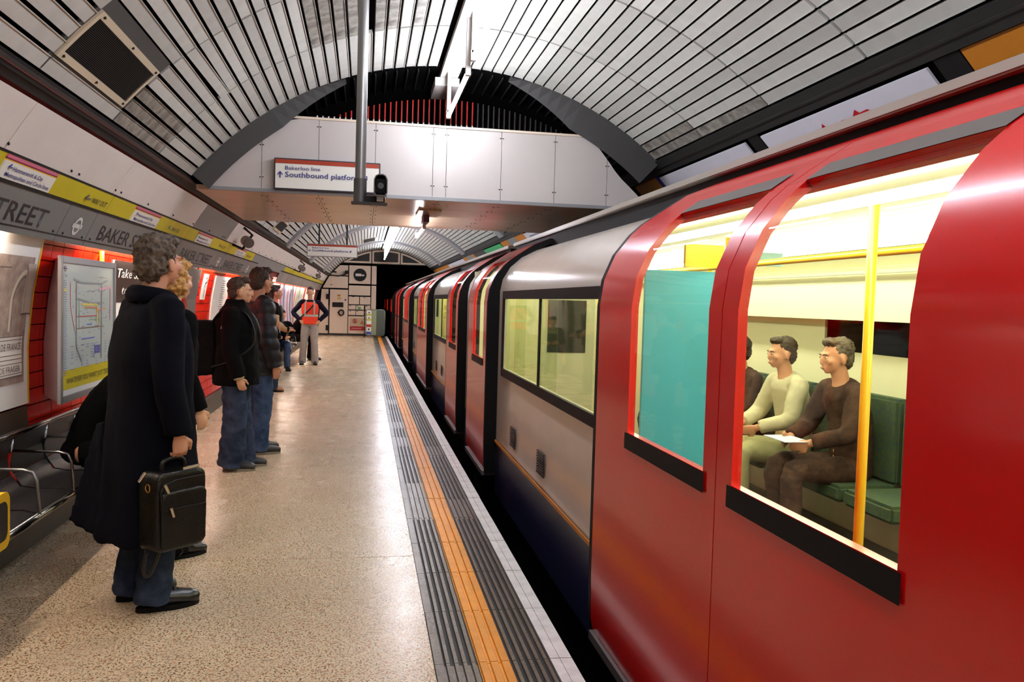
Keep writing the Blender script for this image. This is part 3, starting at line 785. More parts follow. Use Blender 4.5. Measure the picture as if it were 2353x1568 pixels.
# ================================================================ LEFT WALL FURNITURE
def wp(y, z, off): return Vector((wx(z)+off, y, z))
def wquad(mb, y0, y1, z0, z1, off=.016, n=6):
    vs = []
    for k in range(n+1):
        z = z0+(z1-z0)*k/n; vs += [(wx(z)+off, y0, z), (wx(z)+off, y1, z)]
    return mb.add(vs, [(2*k, 2*k+1, 2*k+3, 2*k+2) for k in range(n)])
def wcurve(mb, pts, w, off=.018):
    for (a, b), (c, d) in zip(pts, pts[1:]):
        u = Vector((c-a, d-b)); L = u.length or 1; nn = Vector((-u.y, u.x))/L*w/2
        q = [(a+nn.x, b+nn.y), (a-nn.x, b-nn.y), (c-nn.x, d-nn.y), (c+nn.x, d+nn.y)]
        mb.add([tuple(wp(y, z, off)) for y, z in q], [(0, 1, 2, 3)])
    return mb
pa = empty('poster', (-2.03, 4.5, .85), 0, 'white poster with a brown pencil drawing of a shopfront arch, at the left edge', 'poster')
wall_patch(MB(), 3.0, 5.5, .85, 1.88, .010, .02, 10).build('sheet', M_WHITE, pa)
M_SK1 = mat('sketch_brown', (176, 158, 144), rough=.6, col2=(140, 118, 108), vscale=14); M_SK2 = mat('sketch_line', (92, 78, 76), rough=.6); M_SK3 = mat('sketch_pale', (206, 194, 172), rough=.6)
mb = MB(); wquad(mb, 3.2, 5.42, .99, 1.74, .0125); mb.build('drawing', M_SK1, pa)
mb = MB(); wquad(mb, 5.335, 5.45, 1.40, 1.70, .0145).build('column', mat('sketch_mid', (186, 172, 158), rough=.6), pa)
mb = MB()
arch = [(5.33+.15*math.cos(R(t)), 1.46+.19*math.sin(R(t))) for t in range(90, 181, 10)]
wcurve(mb, arch+[(5.18, 1.3)], .03, .015); mb.build('arch_drawing', M_SK3, pa)
mb = MB(); wcurve(mb, [(5.33+.13*math.cos(R(t)), 1.46+.16*math.sin(R(t))) for t in range(90, 181, 10)]+[(5.20, 1.3)], .005, .0165)
wcurve(mb, [(3.2, 1.6), (4.2, 1.66), (5.1, 1.67)], .006); wcurve(mb, [(5.335, 1.68), (5.335, 1.2)], .004); wcurve(mb, [(5.45, 1.66), (5.45, 1.4)], .004); wcurve(mb, [(5.32, 1.4), (5.39, 1.405), (5.46, 1.4)], .006); wcurve(mb, [(5.28, 1.6), (5.27, 1.3)], .003)
mb.build('pencil_lines', M_SK2, pa)
mb = MB(); wquad(mb, 3.3, 5.385, 1.035, 1.27, .0155); mb.build('drawn_sign', mat('sketch_white', (226, 220, 208), rough=.5), pa)
mb = MB()
for z in (1.27, 1.25, 1.16, 1.135, 1.11, 1.05, 1.035): wcurve(mb, [(3.3, z), (5.385, z)], .004, .017)
wcurve(mb, [(5.385, 1.03), (5.385, 1.275)], .005, .017); mb.build('ruled_lines', M_SK2, pa)
text('DE FRANCE', 'lettering', M_SK2, pa, wp(5.09, 1.19, .018), (0, 1, 0), (0, 0, 1), .042, .27, fn=lambda p: Vector((wx(p.z)+.019, p.y, p.z)))
text('DE FRAISER', 'lettering', M_SK2, pa, wp(5.07, 1.062, .018), (0, 1, 0), (0, 0, 1), .036, .28, fn=lambda p: Vector((wx(p.z)+.019, p.y, p.z)))
MB_ = MB(); wquad(MB_, 3.0, 5.47, .52, .84, .012); MB_.build('dark_dado', mat('dado_brown', (52, 38, 24), rough=.6), wl)
mb = MB(); wquad(mb, 5.475, 5.5, .85, 1.88, .0125); mb.build('poster_edge', M_LYEL, pa)

# underground map case
mc = empty('map_case', (-1.9, 5.85, .87), 0, 'silver-framed case with a line map and a yellow strip, above the bench', 'notice case')
XF = -1.78
mb = MB(); n = 8; vs = []
for k in range(n+1):
    z = .87+.88*k/n; vs += [(XF-.012, 5.32, z), (wx(z)+.005, 5.76, z), (wx(z)+.005, 6.0, z), (XF-.012, 6.40, z)]
fs = []
for k in range(n): o = 4*k; fs += [(o, o+1, o+5, o+4), (o+2, o+3, o+7, o+6), (o+3, o, o+4, o+7)]
fs += [(0, 1, 2, 3), (4*n, 4*n+1, 4*n+2, 4*n+3)]
mb.add(vs, fs).build('case_body', mat('case_mauve', (150, 128, 132), rough=.4), mc)
fr = MB().box(XF-.02, XF, 5.31, 5.35, .865, 1.755).box(XF-.02, XF, 6.37, 6.41, .865, 1.755).box(XF-.02, XF, 5.35, 6.37, .865, .905).box(XF-.02, XF, 5.35, 6.37, 1.715, 1.755)
fr.build('frame', mat('alu_frame', (170, 168, 170), rough=.3, metal=.6), mc, bev=.002)
MB().box(XF-.014, XF-.010, 5.35, 6.37, .905, 1.715).build('map_sheet', mat('map_paper', (206, 216, 208), rough=.15, spec=.6), mc)
def frect(mb, y0, y1, z0, z1, o=.0): return mb.quad((XF-.009+o, y0, z0), (XF-.009+o, y1, z0), (XF-.009+o, y1, z1), (XF-.009+o, y0, z1))
frect(MB(), 5.37, 6.36, .94, 1.06).build('yellow_strip', M_YEL, mc)
text('WHATEVER YOU WANT JUST TEXT', 'lettering', M_BLKT, mc, (XF-.008, 5.42, .975), (0, 1, 0), (0, 0, 1), .035, .85)
frect(MB(), 5.355, 6.365, .906, .94, .0005).build('lower_margin', M_WHITE, mc)
rnd = random.Random(3)
def lines(name, col, runs, w=.006):
    mb = MB()
    for pts in runs:
        for (a, b), (c, d) in zip(pts, pts[1:]):
            u = Vector((c-a, d-b)); L = u.length or 1; nn = Vector((-u.y, u.x))/L*w/2
            mb.quad(*[(XF-.007+rnd.random()*.0006, y, z) for y, z in ((a+nn.x, b+nn.y), (a-nn.x, b-nn.y), (c-nn.x, d-nn.y), (c+nn.x, d+nn.y))])
    mb.build(name, mat('map_'+name, col, rough=.4), mc)
lines('map_line_grey', (148, 150, 152), [[(5.55, 1.62), (5.7, 1.60), (6.1, 1.60), (6.2, 1.62)], [(5.6, 1.50), (5.9, 1.47), (6.15, 1.47)], [(5.6, 1.6), (5.6, 1.2), (5.7, 1.1)], [(6.1, 1.6), (6.1, 1.1)]], .013)
lines('map_line_red', (196, 90, 84), [[(5.6, 1.385), (6.0, 1.385)], [(6.1, 1.45), (6.1, 1.6)]])
lines('map_line_orange', (216, 140, 70), [[(5.75, 1.44), (6.0, 1.44), (6.05, 1.40), (6.05, 1.3)], [(6.0, 1.42), (6.2, 1.43)]], .008)
lines('map_line_brown', (124, 106, 92), [[(5.6, 1.31), (6.0, 1.31), (6.15, 1.31)]])
lines('map_line_pink', (228, 178, 190), [[(6.05, 1.56), (6.3, 1.58), (6.3, 1.35)], [(5.5, 1.6), (5.5, 1.45), (5.58, 1.3)]], .018)
lines('map_line_blue', (96, 120, 200), [[(5.7, 1.24), (5.95, 1.24)], [(5.8, 1.33), (5.9, 1.33)], [(5.95, 1.20), (5.95, 1.1)]], .008)
lines('map_line_green', (120, 170, 120), [[(5.85, 1.36), (6.05, 1.36), (6.15, 1.30)], [(5.65, 1.5), (5.65, 1.3)]], .006)
lines('map_line_yellow', (224, 208, 110), [[(5.7, 1.46), (6.0, 1.46), (6.0, 1.34)], [(5.37, 1.55), (5.42, 1.55)]], .016)
txt = MB()
for k in range(46):
    z = 1.66-k*.014
    if k > 3: frect(txt, 5.37, 5.37+.04+rnd.random()*.03, z, z+.005, .0022)
for c in range(9):
    for k in range(9):
        if rnd.random() < .7: frect(txt, 5.5+c*.095, 5.5+c*.095+.03+rnd.random()*.03, 1.2-k*.018, 1.205-k*.018, .0022)
for k in range(70):
    y = 5.5+rnd.random()*.8; z = 1.24+rnd.random()*.42; frect(txt, y, y+.02+rnd.random()*.03, z, z+.004, .0022)
tag(txt.build('small_print', mat('print_blue', (130, 136, 170), rough=.5), mc), kind='stuff')
frect(MB(), 5.96, 6.07, 1.13, 1.185, .002).build('key_panel', mat('key_blue', (84, 84, 150), rough=.5), mc)
mb = MB(); flat_ring(mb, (XF-.006, 5.40, 1.68), (0, 1, 0), (0, 0, 1), .012, .018, 20); mb.build('map_roundel', M_BROWN, mc)
frect(MB(), 5.375, 5.425, 1.677, 1.684, .0035).build('map_roundel_bar', M_NAVYT, mc)
text('Tube', 'lettering', M_NAVYT, mc, (XF-.006, 5.375, 1.63), (0, 1, 0), (0, 0, 1), .018, .05)

# black and white poster
pb = empty('poster', (-2.0, 7.8, .6), 0, 'black-topped poster with white serif words, between map case and grey panel', 'poster')
wall_patch(MB(), 6.98, 8.5, .5, 1.80, .012, .02, 10).build('sheet', M_WHITE, pb)
mb = MB(); wquad(mb, 6.98, 8.5, 1.46, 1.80, .0145); mb.build('black_field', mat('poster_black', (38, 30, 32), rough=.3), pb)
text('Take Sally and', 'lettering', M_WHITE, pb, wp(7.08, 1.665, .020), (0, 1, 0), (0, 0, 1), .075, 1.25, bold=.005, fn=lambda p: Vector((wx(p.z)+.020, p.y, p.z)))
text('to Sunday', 'lettering', M_WHITE, pb, wp(7.3, 1.53, .020), (0, 1, 0), (0, 0, 1), .075, .8, bold=.005, fn=lambda p: Vector((wx(p.z)+.020, p.y, p.z)))
# emergency yellow label
ye = tag(MB().box(-1.955, -1.94, 6.62, 6.68, 1.765, 1.85).build('yellow_label', M_LYEL), 'small yellow label on the red tiles above the map case', 'label')

# grey roundel panel
gp = empty('station_sign', (-1.98, 9.45, .24), 0, 'grey steel panel with the red ring and blue bar of the station', 'sign')
wall_patch(MB(), 8.75, 10.42, .66, 1.84, .02, .03, 10).build('upper_sheet', mat('steel_blue', (124, 132, 138), rough=.3, metal=.5, var=.15, stretch=(1, 4, .3)), gp)
wall_patch(MB(), 8.75, 10.42, .24, .65, .02, .03, 6).build('lower_sheet', M_GREYP, gp)
def wring(name, r0, r1, m, off):
    mb = MB(); n = 48
    pts = []
    for r in (r0, r1):
        for k in range(n):
            t = 2*math.pi*k/n; pts.append(tuple(wp(9.48+r*math.cos(t), 1.17+r*math.sin(t), off)))
    mb.add(pts, [(k, (k+1) % n, n+(k+1) % n, n+k) for k in range(n)]).build(name, m, gp)
M_RR = mat('ring_red', (176, 40, 34), rough=.25)
wring('white_disc', .001, .31, M_WHITE, .034); wring('red_ring', .30, .44, M_RR, .036)
mb = MB(); mb.box(-1.99, -1.965, 8.82, 10.16, 1.085, 1.255); mb.build('name_bar', mat('bar_navy', (24, 24, 84), rough=.3), gp)
text('BAKER STREET', 'lettering', M_WHITE, gp, (-1.962, 8.95, 1.125), (0, 1, 0), (0, 0, 1), .09, 1.1, bold=.012)

# strip posters beyond
def wposter(y0, y1, z0, z1, m, label, name='poster', border=None):
    e = empty(name, (-2.0, (y0+y1)/2, z0), 0, label, 'poster'); wall_patch(MB(), y0, y1, z0, z1, .012, .02, 8).build('sheet', m, e); return e
q = wposter(11.5, 12.7, .95, 1.80, M_WHITE, 'white poster with a column of tiny print behind the boys')
mb = MB()
for k in range(14): wcurve(mb, [(12.0+.02*(k % 3), 1.74-.03*k), (12.35-.03*(k % 4), 1.74-.03*k)], .010)
tag(mb.build('print_marks', mat('print_grey', (120, 112, 116), rough=.5), q), kind='stuff')
mb = MB(); wcurve(mb, [(12.1, 1.25), (12.1, 1.12)], .04); wcurve(mb, [(12.35, 1.25), (12.35, 1.12)], .04); mb.build('black_bars', M_BLKT, q)
q = wposter(10.72, 10.98, 1.48, 1.80, M_WHITE, 'narrow white sign with black marks at the top of the red tiles')
mb = MB(); wcurve(mb, [(10.8, 1.74), (10.9, 1.76), (10.92, 1.70), (10.8, 1.68), (10.8, 1.64)], .02); wcurve(mb, [(10.85, 1.60), (10.85, 1.50)], .03); mb.build('print_marks', M_BLKT, q)
q = wposter(13.45, 14.15, 1.3, 1.80, M_WHITE, 'pale poster just before the passage opening')
cols_ = [((18.2, 19.6), M_WHITE, 'blank white poster, first beyond the passage'), ((20.1, 24.2), mat('poster_lilac', (196, 186, 204), rough=.35), 'lilac poster with red and blue curved strokes beside the passage'),
         ((24.6, 27.6), mat('poster_sage', (176, 182, 170), rough=.4), 'pale grey-green poster left of the man in the orange vest'), ((28.4, 33.6), M_WHITE, 'white poster farthest along the left wall')]
for (a, b), m, lb in cols_:
    e = wposter(a, b, .5, 1.83, m, lb)
    if a == 20.1:
        for j, (c, y0) in enumerate((((200, 60, 90), 20.6), ((100, 96, 170), 21.4), ((186, 40, 60), 22.3), ((70, 66, 110), 23.1), ((90, 84, 96), 23.8))):
            mb = MB(); wcurve(mb, [(y0+.35*math.sin(z*2.4), z) for z in [.55+.08*i for i in range(16)]], .10+.03*(j % 2)); mb.build('curved_stroke', mat('stroke%d' % j, c, rough=.4), e)

# wall loudspeakers
def speaker(y, label):
    a = -57.6; c = Vector(polar(a, CR, y)); n = Vector((.75-c.x, 0, .8-c.z)).normalized(); u = Vector((0, 1, 0)); v = n.cross(u)
    e = empty('loudspeaker', tuple(c), 0, label, 'loudspeaker')
    MB().cyl(c+n*.10-u*.02, c+n*.17-u*.17, .068, 24).build('speaker_body', mat('speaker_grey', (112, 102, 94), rough=.6), e, ang=40)
    d = (n*.09-u*.18).normalized()
    MB().cyl(c+n*.171-u*.172, c+n*.173-u*.176, .060, 24).build('speaker_cloth', mat('speaker_cloth', (98, 90, 84), rough=.9), e, ang=40)
    MB().tube([c-v*.13-u*.12, c-v*.11-u*.12+n*.14, c+v*.11-u*.12+n*.14, c+v*.13-u*.12], .018, 6).build('bracket', M_BLACK, e)
speaker(11.25, 'round grey loudspeaker on a black bracket, nearest on the left wall')
speaker(20.5, 'round grey loudspeaker above the yellow strip, second along the wall')
speaker(27.5, 'round grey loudspeaker on the left wall nearest the far wall')

# ================================================================ FAR WALL FURNITURE
D = EY-.035
ed = empty('service_door', (-1.08, EY-.03, .08), 0, 'cream service door with a black window and hose wheel in the far wall', 'door')
MB().box(-1.45, -.72, EY-.06, EY-.03, .09, 1.9).build('door_leaf', M_CREAM, ed, bev=.004)
MB().box(-1.35, -.90, EY-.068, EY-.059, 1.17, 1.37).build('black_window', M_BLACK, ed)
MB().box(-1.15, -1.02, EY-.065, EY-.059, 1.62, 1.69).build('orange_sticker', M_ORANGE, ed)
MB().box(-1.15, -1.0, EY-.065, EY-.059, 1.50, 1.57).build('yellow_sticker', M_YEL, ed)
mb = MB(); disc(mb, (-.82, EY-.064, 1.48), (1, 0, 0), (0, 0, 1), .035).build('blue_sticker', M_NAVYT, ed)
mb = MB(); pts = [(-.98+.1*math.cos(R(t)), EY-.12, .95+.11*math.sin(R(t))) for t in range(0, 361, 20)]
mb.tube(pts, .028, 8).build('wheel', M_BLACK, ed, smooth=True)
MB().cyl((-.98, EY-.15, .95), (-.98, EY-.06, .95), .03, 10).build('wheel_hub', M_STEEL, ed)
MB().box(-1.13, -1.08, EY-.12, EY-.06, .93, .98).build('latch', M_BLACK, ed)
for i, (z0, z1) in enumerate(((1.5, 1.7), (.2, .42))):
    MB().box(-1.60, -1.47, EY-.08, EY-.03, z0, z1).build('hinge_plate', M_BLACK, ed)
ds = empty('round_sign', (-.24, EY-.04, 2.28), 0, 'black round sign with white shapes high on the far wall', 'sign')
MB().cyl((-.245, EY-.06, 2.53), (-.245, EY-.03, 2.53), .265, 40).build('disc', M_BLACK, ds)
MB().box(-.43, -.19, EY-.07, EY-.06, 2.475, 2.585).build('white_shape', M_WHITE, ds, bev=.01)
MB().box(-.18, -.07, EY-.07, EY-.06, 2.485, 2.55).build('white_shape', M_WHITE, ds, bev=.01)
wn = empty('warning_notice', (-.33, EY-.035, .23), 0, 'cream and red no-entry notice at the foot of the far wall', 'sign')
MB().box(-.62, -.04, EY-.05, EY-.03, .4, .745).build('notice_panel', mat('notice_tan', (206, 180, 150), rough=.4), wn)
MB().box(-.62, -.04, EY-.052, EY-.03, .23, .39).build('red_panel', mat('notice_red', (176, 22, 28), rough=.4), wn)
mb = MB(); flat_ring(mb, (-.42, EY-.055, .61), (1, 0, 0), (0, 0, 1), .07, .095, 24); mb.quad((-.49, EY-.055, .66), (-.47, EY-.055, .68), (-.35, EY-.055, .56), (-.37, EY-.055, .54)); mb.build('prohibition_ring', M_RR, wn)
mb = MB().box(-.44, -.40, EY-.054, EY-.05, .55, .64); mb.ell((-.42, EY-.053, .66), (.018, .004, .018), 8, 6); mb.build('walking_figure', M_BLACK, wn)
mb = MB(); mb.add([(-.2, EY-.054, .5), (-.06, EY-.054, .5), (-.13, EY-.054, .66)], [(0, 1, 2)]); mb.build('warning_triangle', M_ORANGE, wn)
text('DANGER', 'lettering', M_WHITE, wn, (-.54, EY-.055, .285), (1, 0, 0), (0, 0, 1), .05, .4)
# pipe and small camera
pc = empty('wall_camera', (-1.0, EY-.05, 2.5), 0, 'small dark camera and sagging cables high on the far wall left', 'camera')
MB().box(-.86, -.73, EY-.32, EY-.05, 2.55, 2.69).build('camera_body', M_BLACK, pc, bev=.01)
MB().tube([(-.75, EY-.1, 2.58), (-.95, EY-.08, 2.5), (-1.15, EY-.08, 2.46), (-1.45, EY-.07, 2.49)], .025, 6, 4).tube([(-1.5, EY-.07, 2.6), (-1.3, EY-.08, 2.63), (-1.2, EY-.08, 2.6)], .03, 6, 3).build('cable', M_RAIL, pc)
# end-of-platform barrier
eb = empty('platform_barrier', (.4, 33.7, 0), 0, 'grey rounded barrier board with safety signs at the platform end', 'barrier')
YB = 33.7
MB().cyl((-.02, YB, 0), (-.02, YB, 1.27), .022, 10).build('post', M_BLACK, eb)
for z in (.25, .45, .65, .85, 1.0): MB().box(-.03, .04, YB-.03, YB-.02, z-.02, z+.02).build('hinge_clip', M_STEEL, eb)
MB().bbox(.03, .78, YB-.02, YB+.02, .08, 1.12, .09, 1).build('board', mat('board_grey', (74, 84, 82), rough=.3), eb)
pts = []
for cx, cz, t0 in ((.69, 1.03, 90), (.12, 1.03, 180), (.12, .17, 270), (.69, .17, 0)):
    pass
rp = [(.12, 1.12), (.69, 1.12), (.755, 1.09), (.78, 1.03), (.78, .17), (.755, .11), (.69, .08), (.12, .08), (.055, .11), (.03, .17), (.03, 1.03), (.055, 1.09), (.12, 1.12)]
MB().tube([(x, YB-.0, z) for x, z in rp], .018, 8).build('tubular_frame', M_STEEL, eb, smooth=True)
MB().bbox(.05, .25, YB-.032, YB-.02, .10, 1.10, .05, 1).build('sign_strip', M_WHITE, eb)
for z0, z1, m in ((.88, .94, M_YEL), (.68, .74, M_YEL), (.42, .53, M_RR), (.12, .24, mat('sign_blue', (60, 80, 170), rough=.4))):
    MB().box(.055, .245, YB-.036, YB-.03, z0, z1).build('coloured_band', m, eb)
for z in (1.0, .79):
    mb = MB(); mb.add([(.11, YB-.036, z-.03), (.19, YB-.036, z-.03), (.15, YB-.036, z+.035)], [(0, 1, 2)]).build('triangle_symbol', M_BLACK, eb)
mb = MB(); disc(mb, (.15, YB-.036, .33), (1, 0, 0), (0, 0, 1), .035).build('round_symbol', M_BLACK, eb)
MB().box(.26, .44, YB-.026, YB-.02, .1, 1.1).build('pale_band', mat('band_sage', (140, 150, 124), rough=.4), eb)
# ================================================================ TRAIN
# section of the body side (x, z), from the sill up to the roof crown
BP = [(1.191, -0.175), (1.191, 0.047), (1.191, 0.292), (1.191, 0.916), (1.191, 0.982), (1.191, 1.272), (1.191, 1.583), (1.191, 1.65), (1.213, 1.761), (1.28, 1.873), (1.38, 1.962), (1.514, 2.034), (1.669, 2.073), (2.115, 2.162), (2.3, 2.19)]
DPR = [(1.096, 0.003), (1.085, 0.07), (1.08, 0.292), (1.08, 0.96), (1.08, 1.027), (1.08, 1.272), (1.08, 1.55), (1.096, 1.672), (1.146, 1.789), (1.224, 1.889), (1.28, 1.94), (1.358, 1.995), (1.491, 2.084), (1.636, 2.145)]
def strip(mb, prof, y0, y1, i0, i1, d=0):
    vs = []; n = i1-i0+1
    for i in range(i0, i1+1): vs += [(prof[i][0]+d, y0, prof[i][1]), (prof[i][0]+d, y1, prof[i][1])]
    return mb.add(vs, [(2*k, 2*k+1, 2*k+3, 2*k+2) for k in range(n-1)])
def grid(mb, prof, ys, i0, i1, skip=(), d=0):
    """one welded sheet over profile rows i0..i1 and columns ys; skip = (column, row0, row1) openings"""
    n = len(ys); m = i1-i0+1
    vs = [(prof[i][0]+d, y, prof[i][1]) for i in range(i0, i1+1) for y in ys]; fs = []
    for i in range(m-1):
        for j in range(n-1):
            if any(j == c and r0 <= i+i0 < r1 for c, r0, r1 in skip): continue
            fs.append((i*n+j, i*n+j+1, (i+1)*n+j+1, (i+1)*n+j))
    used = sorted({k for f in fs for k in f}); mp = {k: q for q, k in enumerate(used)}
    return mb.add([vs[k] for k in used], [tuple(mp[k] for k in f) for f in fs])
def sheet(mb, prof, ys, i0, i1, skip=(), t=.02):
    """closed plate that follows the profile: outer skin, inner skin t behind it, and the rims of its openings"""
    n = len(ys); m = i1-i0+1; P = [Vector((prof[i][0], prof[i][1])) for i in range(i0, i1+1)]; Q = []
    for i, p in enumerate(P):
        d = (P[min(i+1, m-1)]-P[max(i-1, 0)]).normalized(); Q.append(p+Vector((d.y, -d.x))*t)
    vs = [(p.x, y, p.y) for p in P for y in ys]+[(p.x, y, p.y) for p in Q for y in ys]; N_ = n*m; fs = []; ec = {}
    for i in range(m-1):
        for j in range(n-1):
            if any(j == c and r0 <= i+i0 < r1 for c, r0, r1 in skip): continue
            f = (i*n+j, i*n+j+1, (i+1)*n+j+1, (i+1)*n+j); fs += [f, tuple(k+N_ for k in f)]
            for a, b in zip(f, f[1:]+f[:1]): k = (min(a, b), max(a, b)); ec[k] = ec.get(k, 0)+1
    for (a, b), c in ec.items():
        if c == 1: fs.append((a, b, b+N_, a+N_))
    used = sorted({k for f in fs for k in f}); mp = {k: q for q, k in enumerate(used)}
    return mb.add([vs[k] for k in used], [tuple(mp[k] for k in f) for f in fs])
def solid(o, t, off=-1):
    t = t*1.0
    s = o.modifiers.new('s', 'SOLIDIFY'); s.thickness = t; s.offset = 0; return o
def far_x(x): return 4.6-x
def carriage(ya, yb, doubles, singles, bays, label, interior=1, cab=False):
    e = empty('train_carriage', (2.25, (ya+yb)/2, -.9), 0, label, 'train carriage')
    # near side body: white above, blue skirt below, cut away at windows and doorways
    doors = sorted([(a, a+2.78) for a in doubles]+[(a, a+1.39) for a in singles])
    segs_ = []; y = ya
    for a, b in doors: segs_.append((y, a)); y = b
    segs_.append((y, yb))
    rf = MB()
    for a, b in segs_:
        if b-a < .02: continue
        ws = [w for w in bays if a <= w[0] and w[1] <= b]
        yc = [a]+[v for w in ws for v in w]+[b]
        wb = MB(); sheet(wb, BP, yc, 2, 12, [(yc.index(w[0]), 4, 6) for w in ws], .02); wb.build('body_side', M_BODY, e, ang=35)
        sk_ = MB(); sheet(sk_, BP, [a, b], 0, 2); sk_.build('blue_skirt', M_BLUE, e)
    for a, b in doors: strip(rf, BP, a, b, 12, 14)
    for a, b in segs_: strip(rf, BP, a, b, 12, 14)
    rf.add([(far_x(x), y, z) for x, z in BP[12:] for y in (ya, yb)], [(2*k, 2*k+1, 2*k+3, 2*k+2) for k in range(2)])
    solid(rf.build('roof', M_ROOF, e, ang=40), .02)
    gl = None
    for a, b in segs_:
        if b-a > .3: MB().box(1.176, 1.184, a+.02, b-.02, .29, .312).build('gold_line', M_ORANGE, e)
    # far side
    fsd = MB(); strip(fsd, [(far_x(x), z) for x, z in BP], ya, yb, 0, 4); strip(fsd, [(far_x(x), z) for x, z in BP], ya, yb, 6, 12)
    y = ya
    yy = ya+.6
    strip(fsd, [(far_x(x), z) for x, z in BP], ya, yb, 4, 5)
    while yy+1.1 < yb: strip(fsd, [(far_x(x), z) for x, z in BP], y, yy, 5, 6); y = yy+1.1; yy += 2.4
    strip(fsd, [(far_x(x), z) for x, z in BP], y, yb, 5, 6)
    solid(fsd.build('far_side', M_CARIN, e), .02)
    # windows of the bays
    for w0, w1 in bays:
        f = MB()
        f.box(1.172, 1.186, w0-.03, w1+.03, 1.583, 1.65).box(1.172, 1.186, w0-.03, w1+.03, .915, .982).box(1.172, 1.186, w0-.03, w0+.02, .982, 1.583).box(1.172, 1.186, w1-.02, w1+.03, .982, 1.583)
        if w1-w0 > 2: f.box(1.174, 1.186, (w0+w1)/2-.02, (w0+w1)/2+.02, .982, 1.583)
        fo = f.build('window_frame', M_RUBBER, e)
        MB().box(1.184, 1.187, w0, w1, .982, 1.583).build('window_pane', M_GLASS, fo)
    # doors
    def leaf(a, b, wa, wb_, handed):
        d = MB(); sheet(d, DPR, [a, wa, wb_, b], 0, 13, [(1, 4, 10)], .03)
        o = d.build('door', M_RED, e, ang=35)
        g = MB(); strip(g, DPR, wa, wb_, 4, 10, .010); g.build('door_pane', M_GLASS, o, smooth=True)
        fr_ = MB(); strip(fr_, DPR, wa-.02, wb_+.02, 3, 4, -.006); fr_.build('window_sill', M_RUBBER, o)
        t = MB(); strip(t, DPR, wa-.0, wb_+.0, 10, 11, -.006); t.build('window_head', mat('head_grey', (90, 84, 80), rough=.3), o)
        return o
    def edge(y, s):
        m = MB(); n_ = len(DPR)
        vs = [(x, yy, z) for yy in (y-.006*s, y+.035*s) for x, z in DPR]+[(x+.122, yy, z) for yy in (y-.006*s, y+.035*s) for x, z in DPR]
        fs = []
        for i in range(n_-1): fs += [(i, i+1, n_+i+1, n_+i), (i, i+1, 2*n_+i+1, 2*n_+i), (n_+i, n_+i+1, 3*n_+i+1, 3*n_+i), (2*n_+i, 2*n_+i+1, 3*n_+i+1, 3*n_+i)]
        m.add(vs, fs).build('door_seal', M_RUBBER, e)
    for a in doubles:
        leaf(a+.04, a+1.388, a+.50, a+1.28, 1); leaf(a+1.394, a+2.74, a+1.49, a+2.27, -1)
        edge(a, 1); edge(a+2.78, -1)
        m = MB(); grid(m, DPR, [a+1.381, a+1.401], 0, 13, (), .008); m.build('centre_seal', M_RUBBER, e)
    for a in singles:
        leaf(a+.04, a+1.35, a+.22, a+.95, 1); edge(a, 1); edge(a+1.39, -1)
    # small side vents in the bays
    for w0, w1 in bays[:]:
        for c in ((w0+.45*(w1-w0)), (w0+.8*(w1-w0))):
            v = MB()
            for k in range(9): v.box(1.174, 1.184, c-.11, c+.11, .40+.018*k, .409+.018*k)
            v.build('side_vent', M_RAIL, e)
    # rail that carries the doors, along the roof edge
    MB().box(1.625, 1.80, ya+.1, yb-.1, 2.184, 2.222).build('door_rail', mat('rail_grey', (150, 142, 130), rough=.3, metal=.2), e, bev=.006)
    MB().box(1.66, 1.79, ya+.1, yb-.1, 2.07, 2.185).build('rail_recess', M_RUBBER, e)
    # sill step and underframe
    for a, b in doors: MB().box(1.075, 1.2, a+.05, b-.05, -.03, .01).build('door_threshold', mat('sill_grey', (120, 118, 114), rough=.35, metal=.5), e)
    MB().box(1.24, 3.36, ya+.2, yb-.2, -.85, -.18).build('underframe', M_BLACK, e)
    # ends
    for y, s in ((ya, 1), (yb, -1)):
        pr = [p for p in BP[2:]]; pts = [(x, y, z) for x, z in pr]+[(far_x(x), y, z) for x, z in reversed(pr[:-1])]
        MB().poly(pts, .06, (0, s, 0)).build('end_bulkhead', M_GANG, e)
        MB().box(1.24, 3.36, y+.065*s, y+.075*s, .02, 1.9).build('end_lining', M_CARIN, e)
        MB().box(1.95, 2.6, y+.078*s, y+.085*s, .05, 1.75).build('end_door', mat('end_door_pale', (206, 204, 176), rough=.4), e); MB().box(2.05, 2.5, y+.088*s, y+.092*s, 1.0, 1.6).build('end_window', M_GRILLE, e)
    # interior
    MB().box(1.22, 3.38, ya+.1, yb-.1, -.02, .02).build('car_floor', mat('car_floor', (90, 88, 92), rough=.5), e)
    MB().arc(-17.5, 17.5, ya+.1, yb-.1, 2.95, 2.97, 6, cx=2.3, cz=-.88).build('car_ceiling', M_CARIN, e)
    for x in (1.72, 2.88): MB().box(x-.045, x+.045, ya+.3, yb-.3, 1.935, 1.955).build('car_lamp', M_CARL, e)
    MB().box(3.20, 3.42, ya+.1, yb-.1, 1.50, 1.80).build('advert_cove', M_CARIN, e)
    MB().box(3.12, 3.15, ya+.1, yb-.1, 1.80, 1.82).build('air_grille', M_STEEL, e)
    sp = []
    y = ya+.5
    while y < yb-1.2:
        if not any(a-.1 < y+.25 < b+.1 for a, b in doors):
            sp.append(y)
        y += .52
    for y in sp:
        o = MB().box(2.88, 3.30, y+.02, y+.50, .38, .48).box(3.26, 3.36, y+.02, y+.50, .48, 1.02).build('seat', M_SEAT, e, bev=.02)
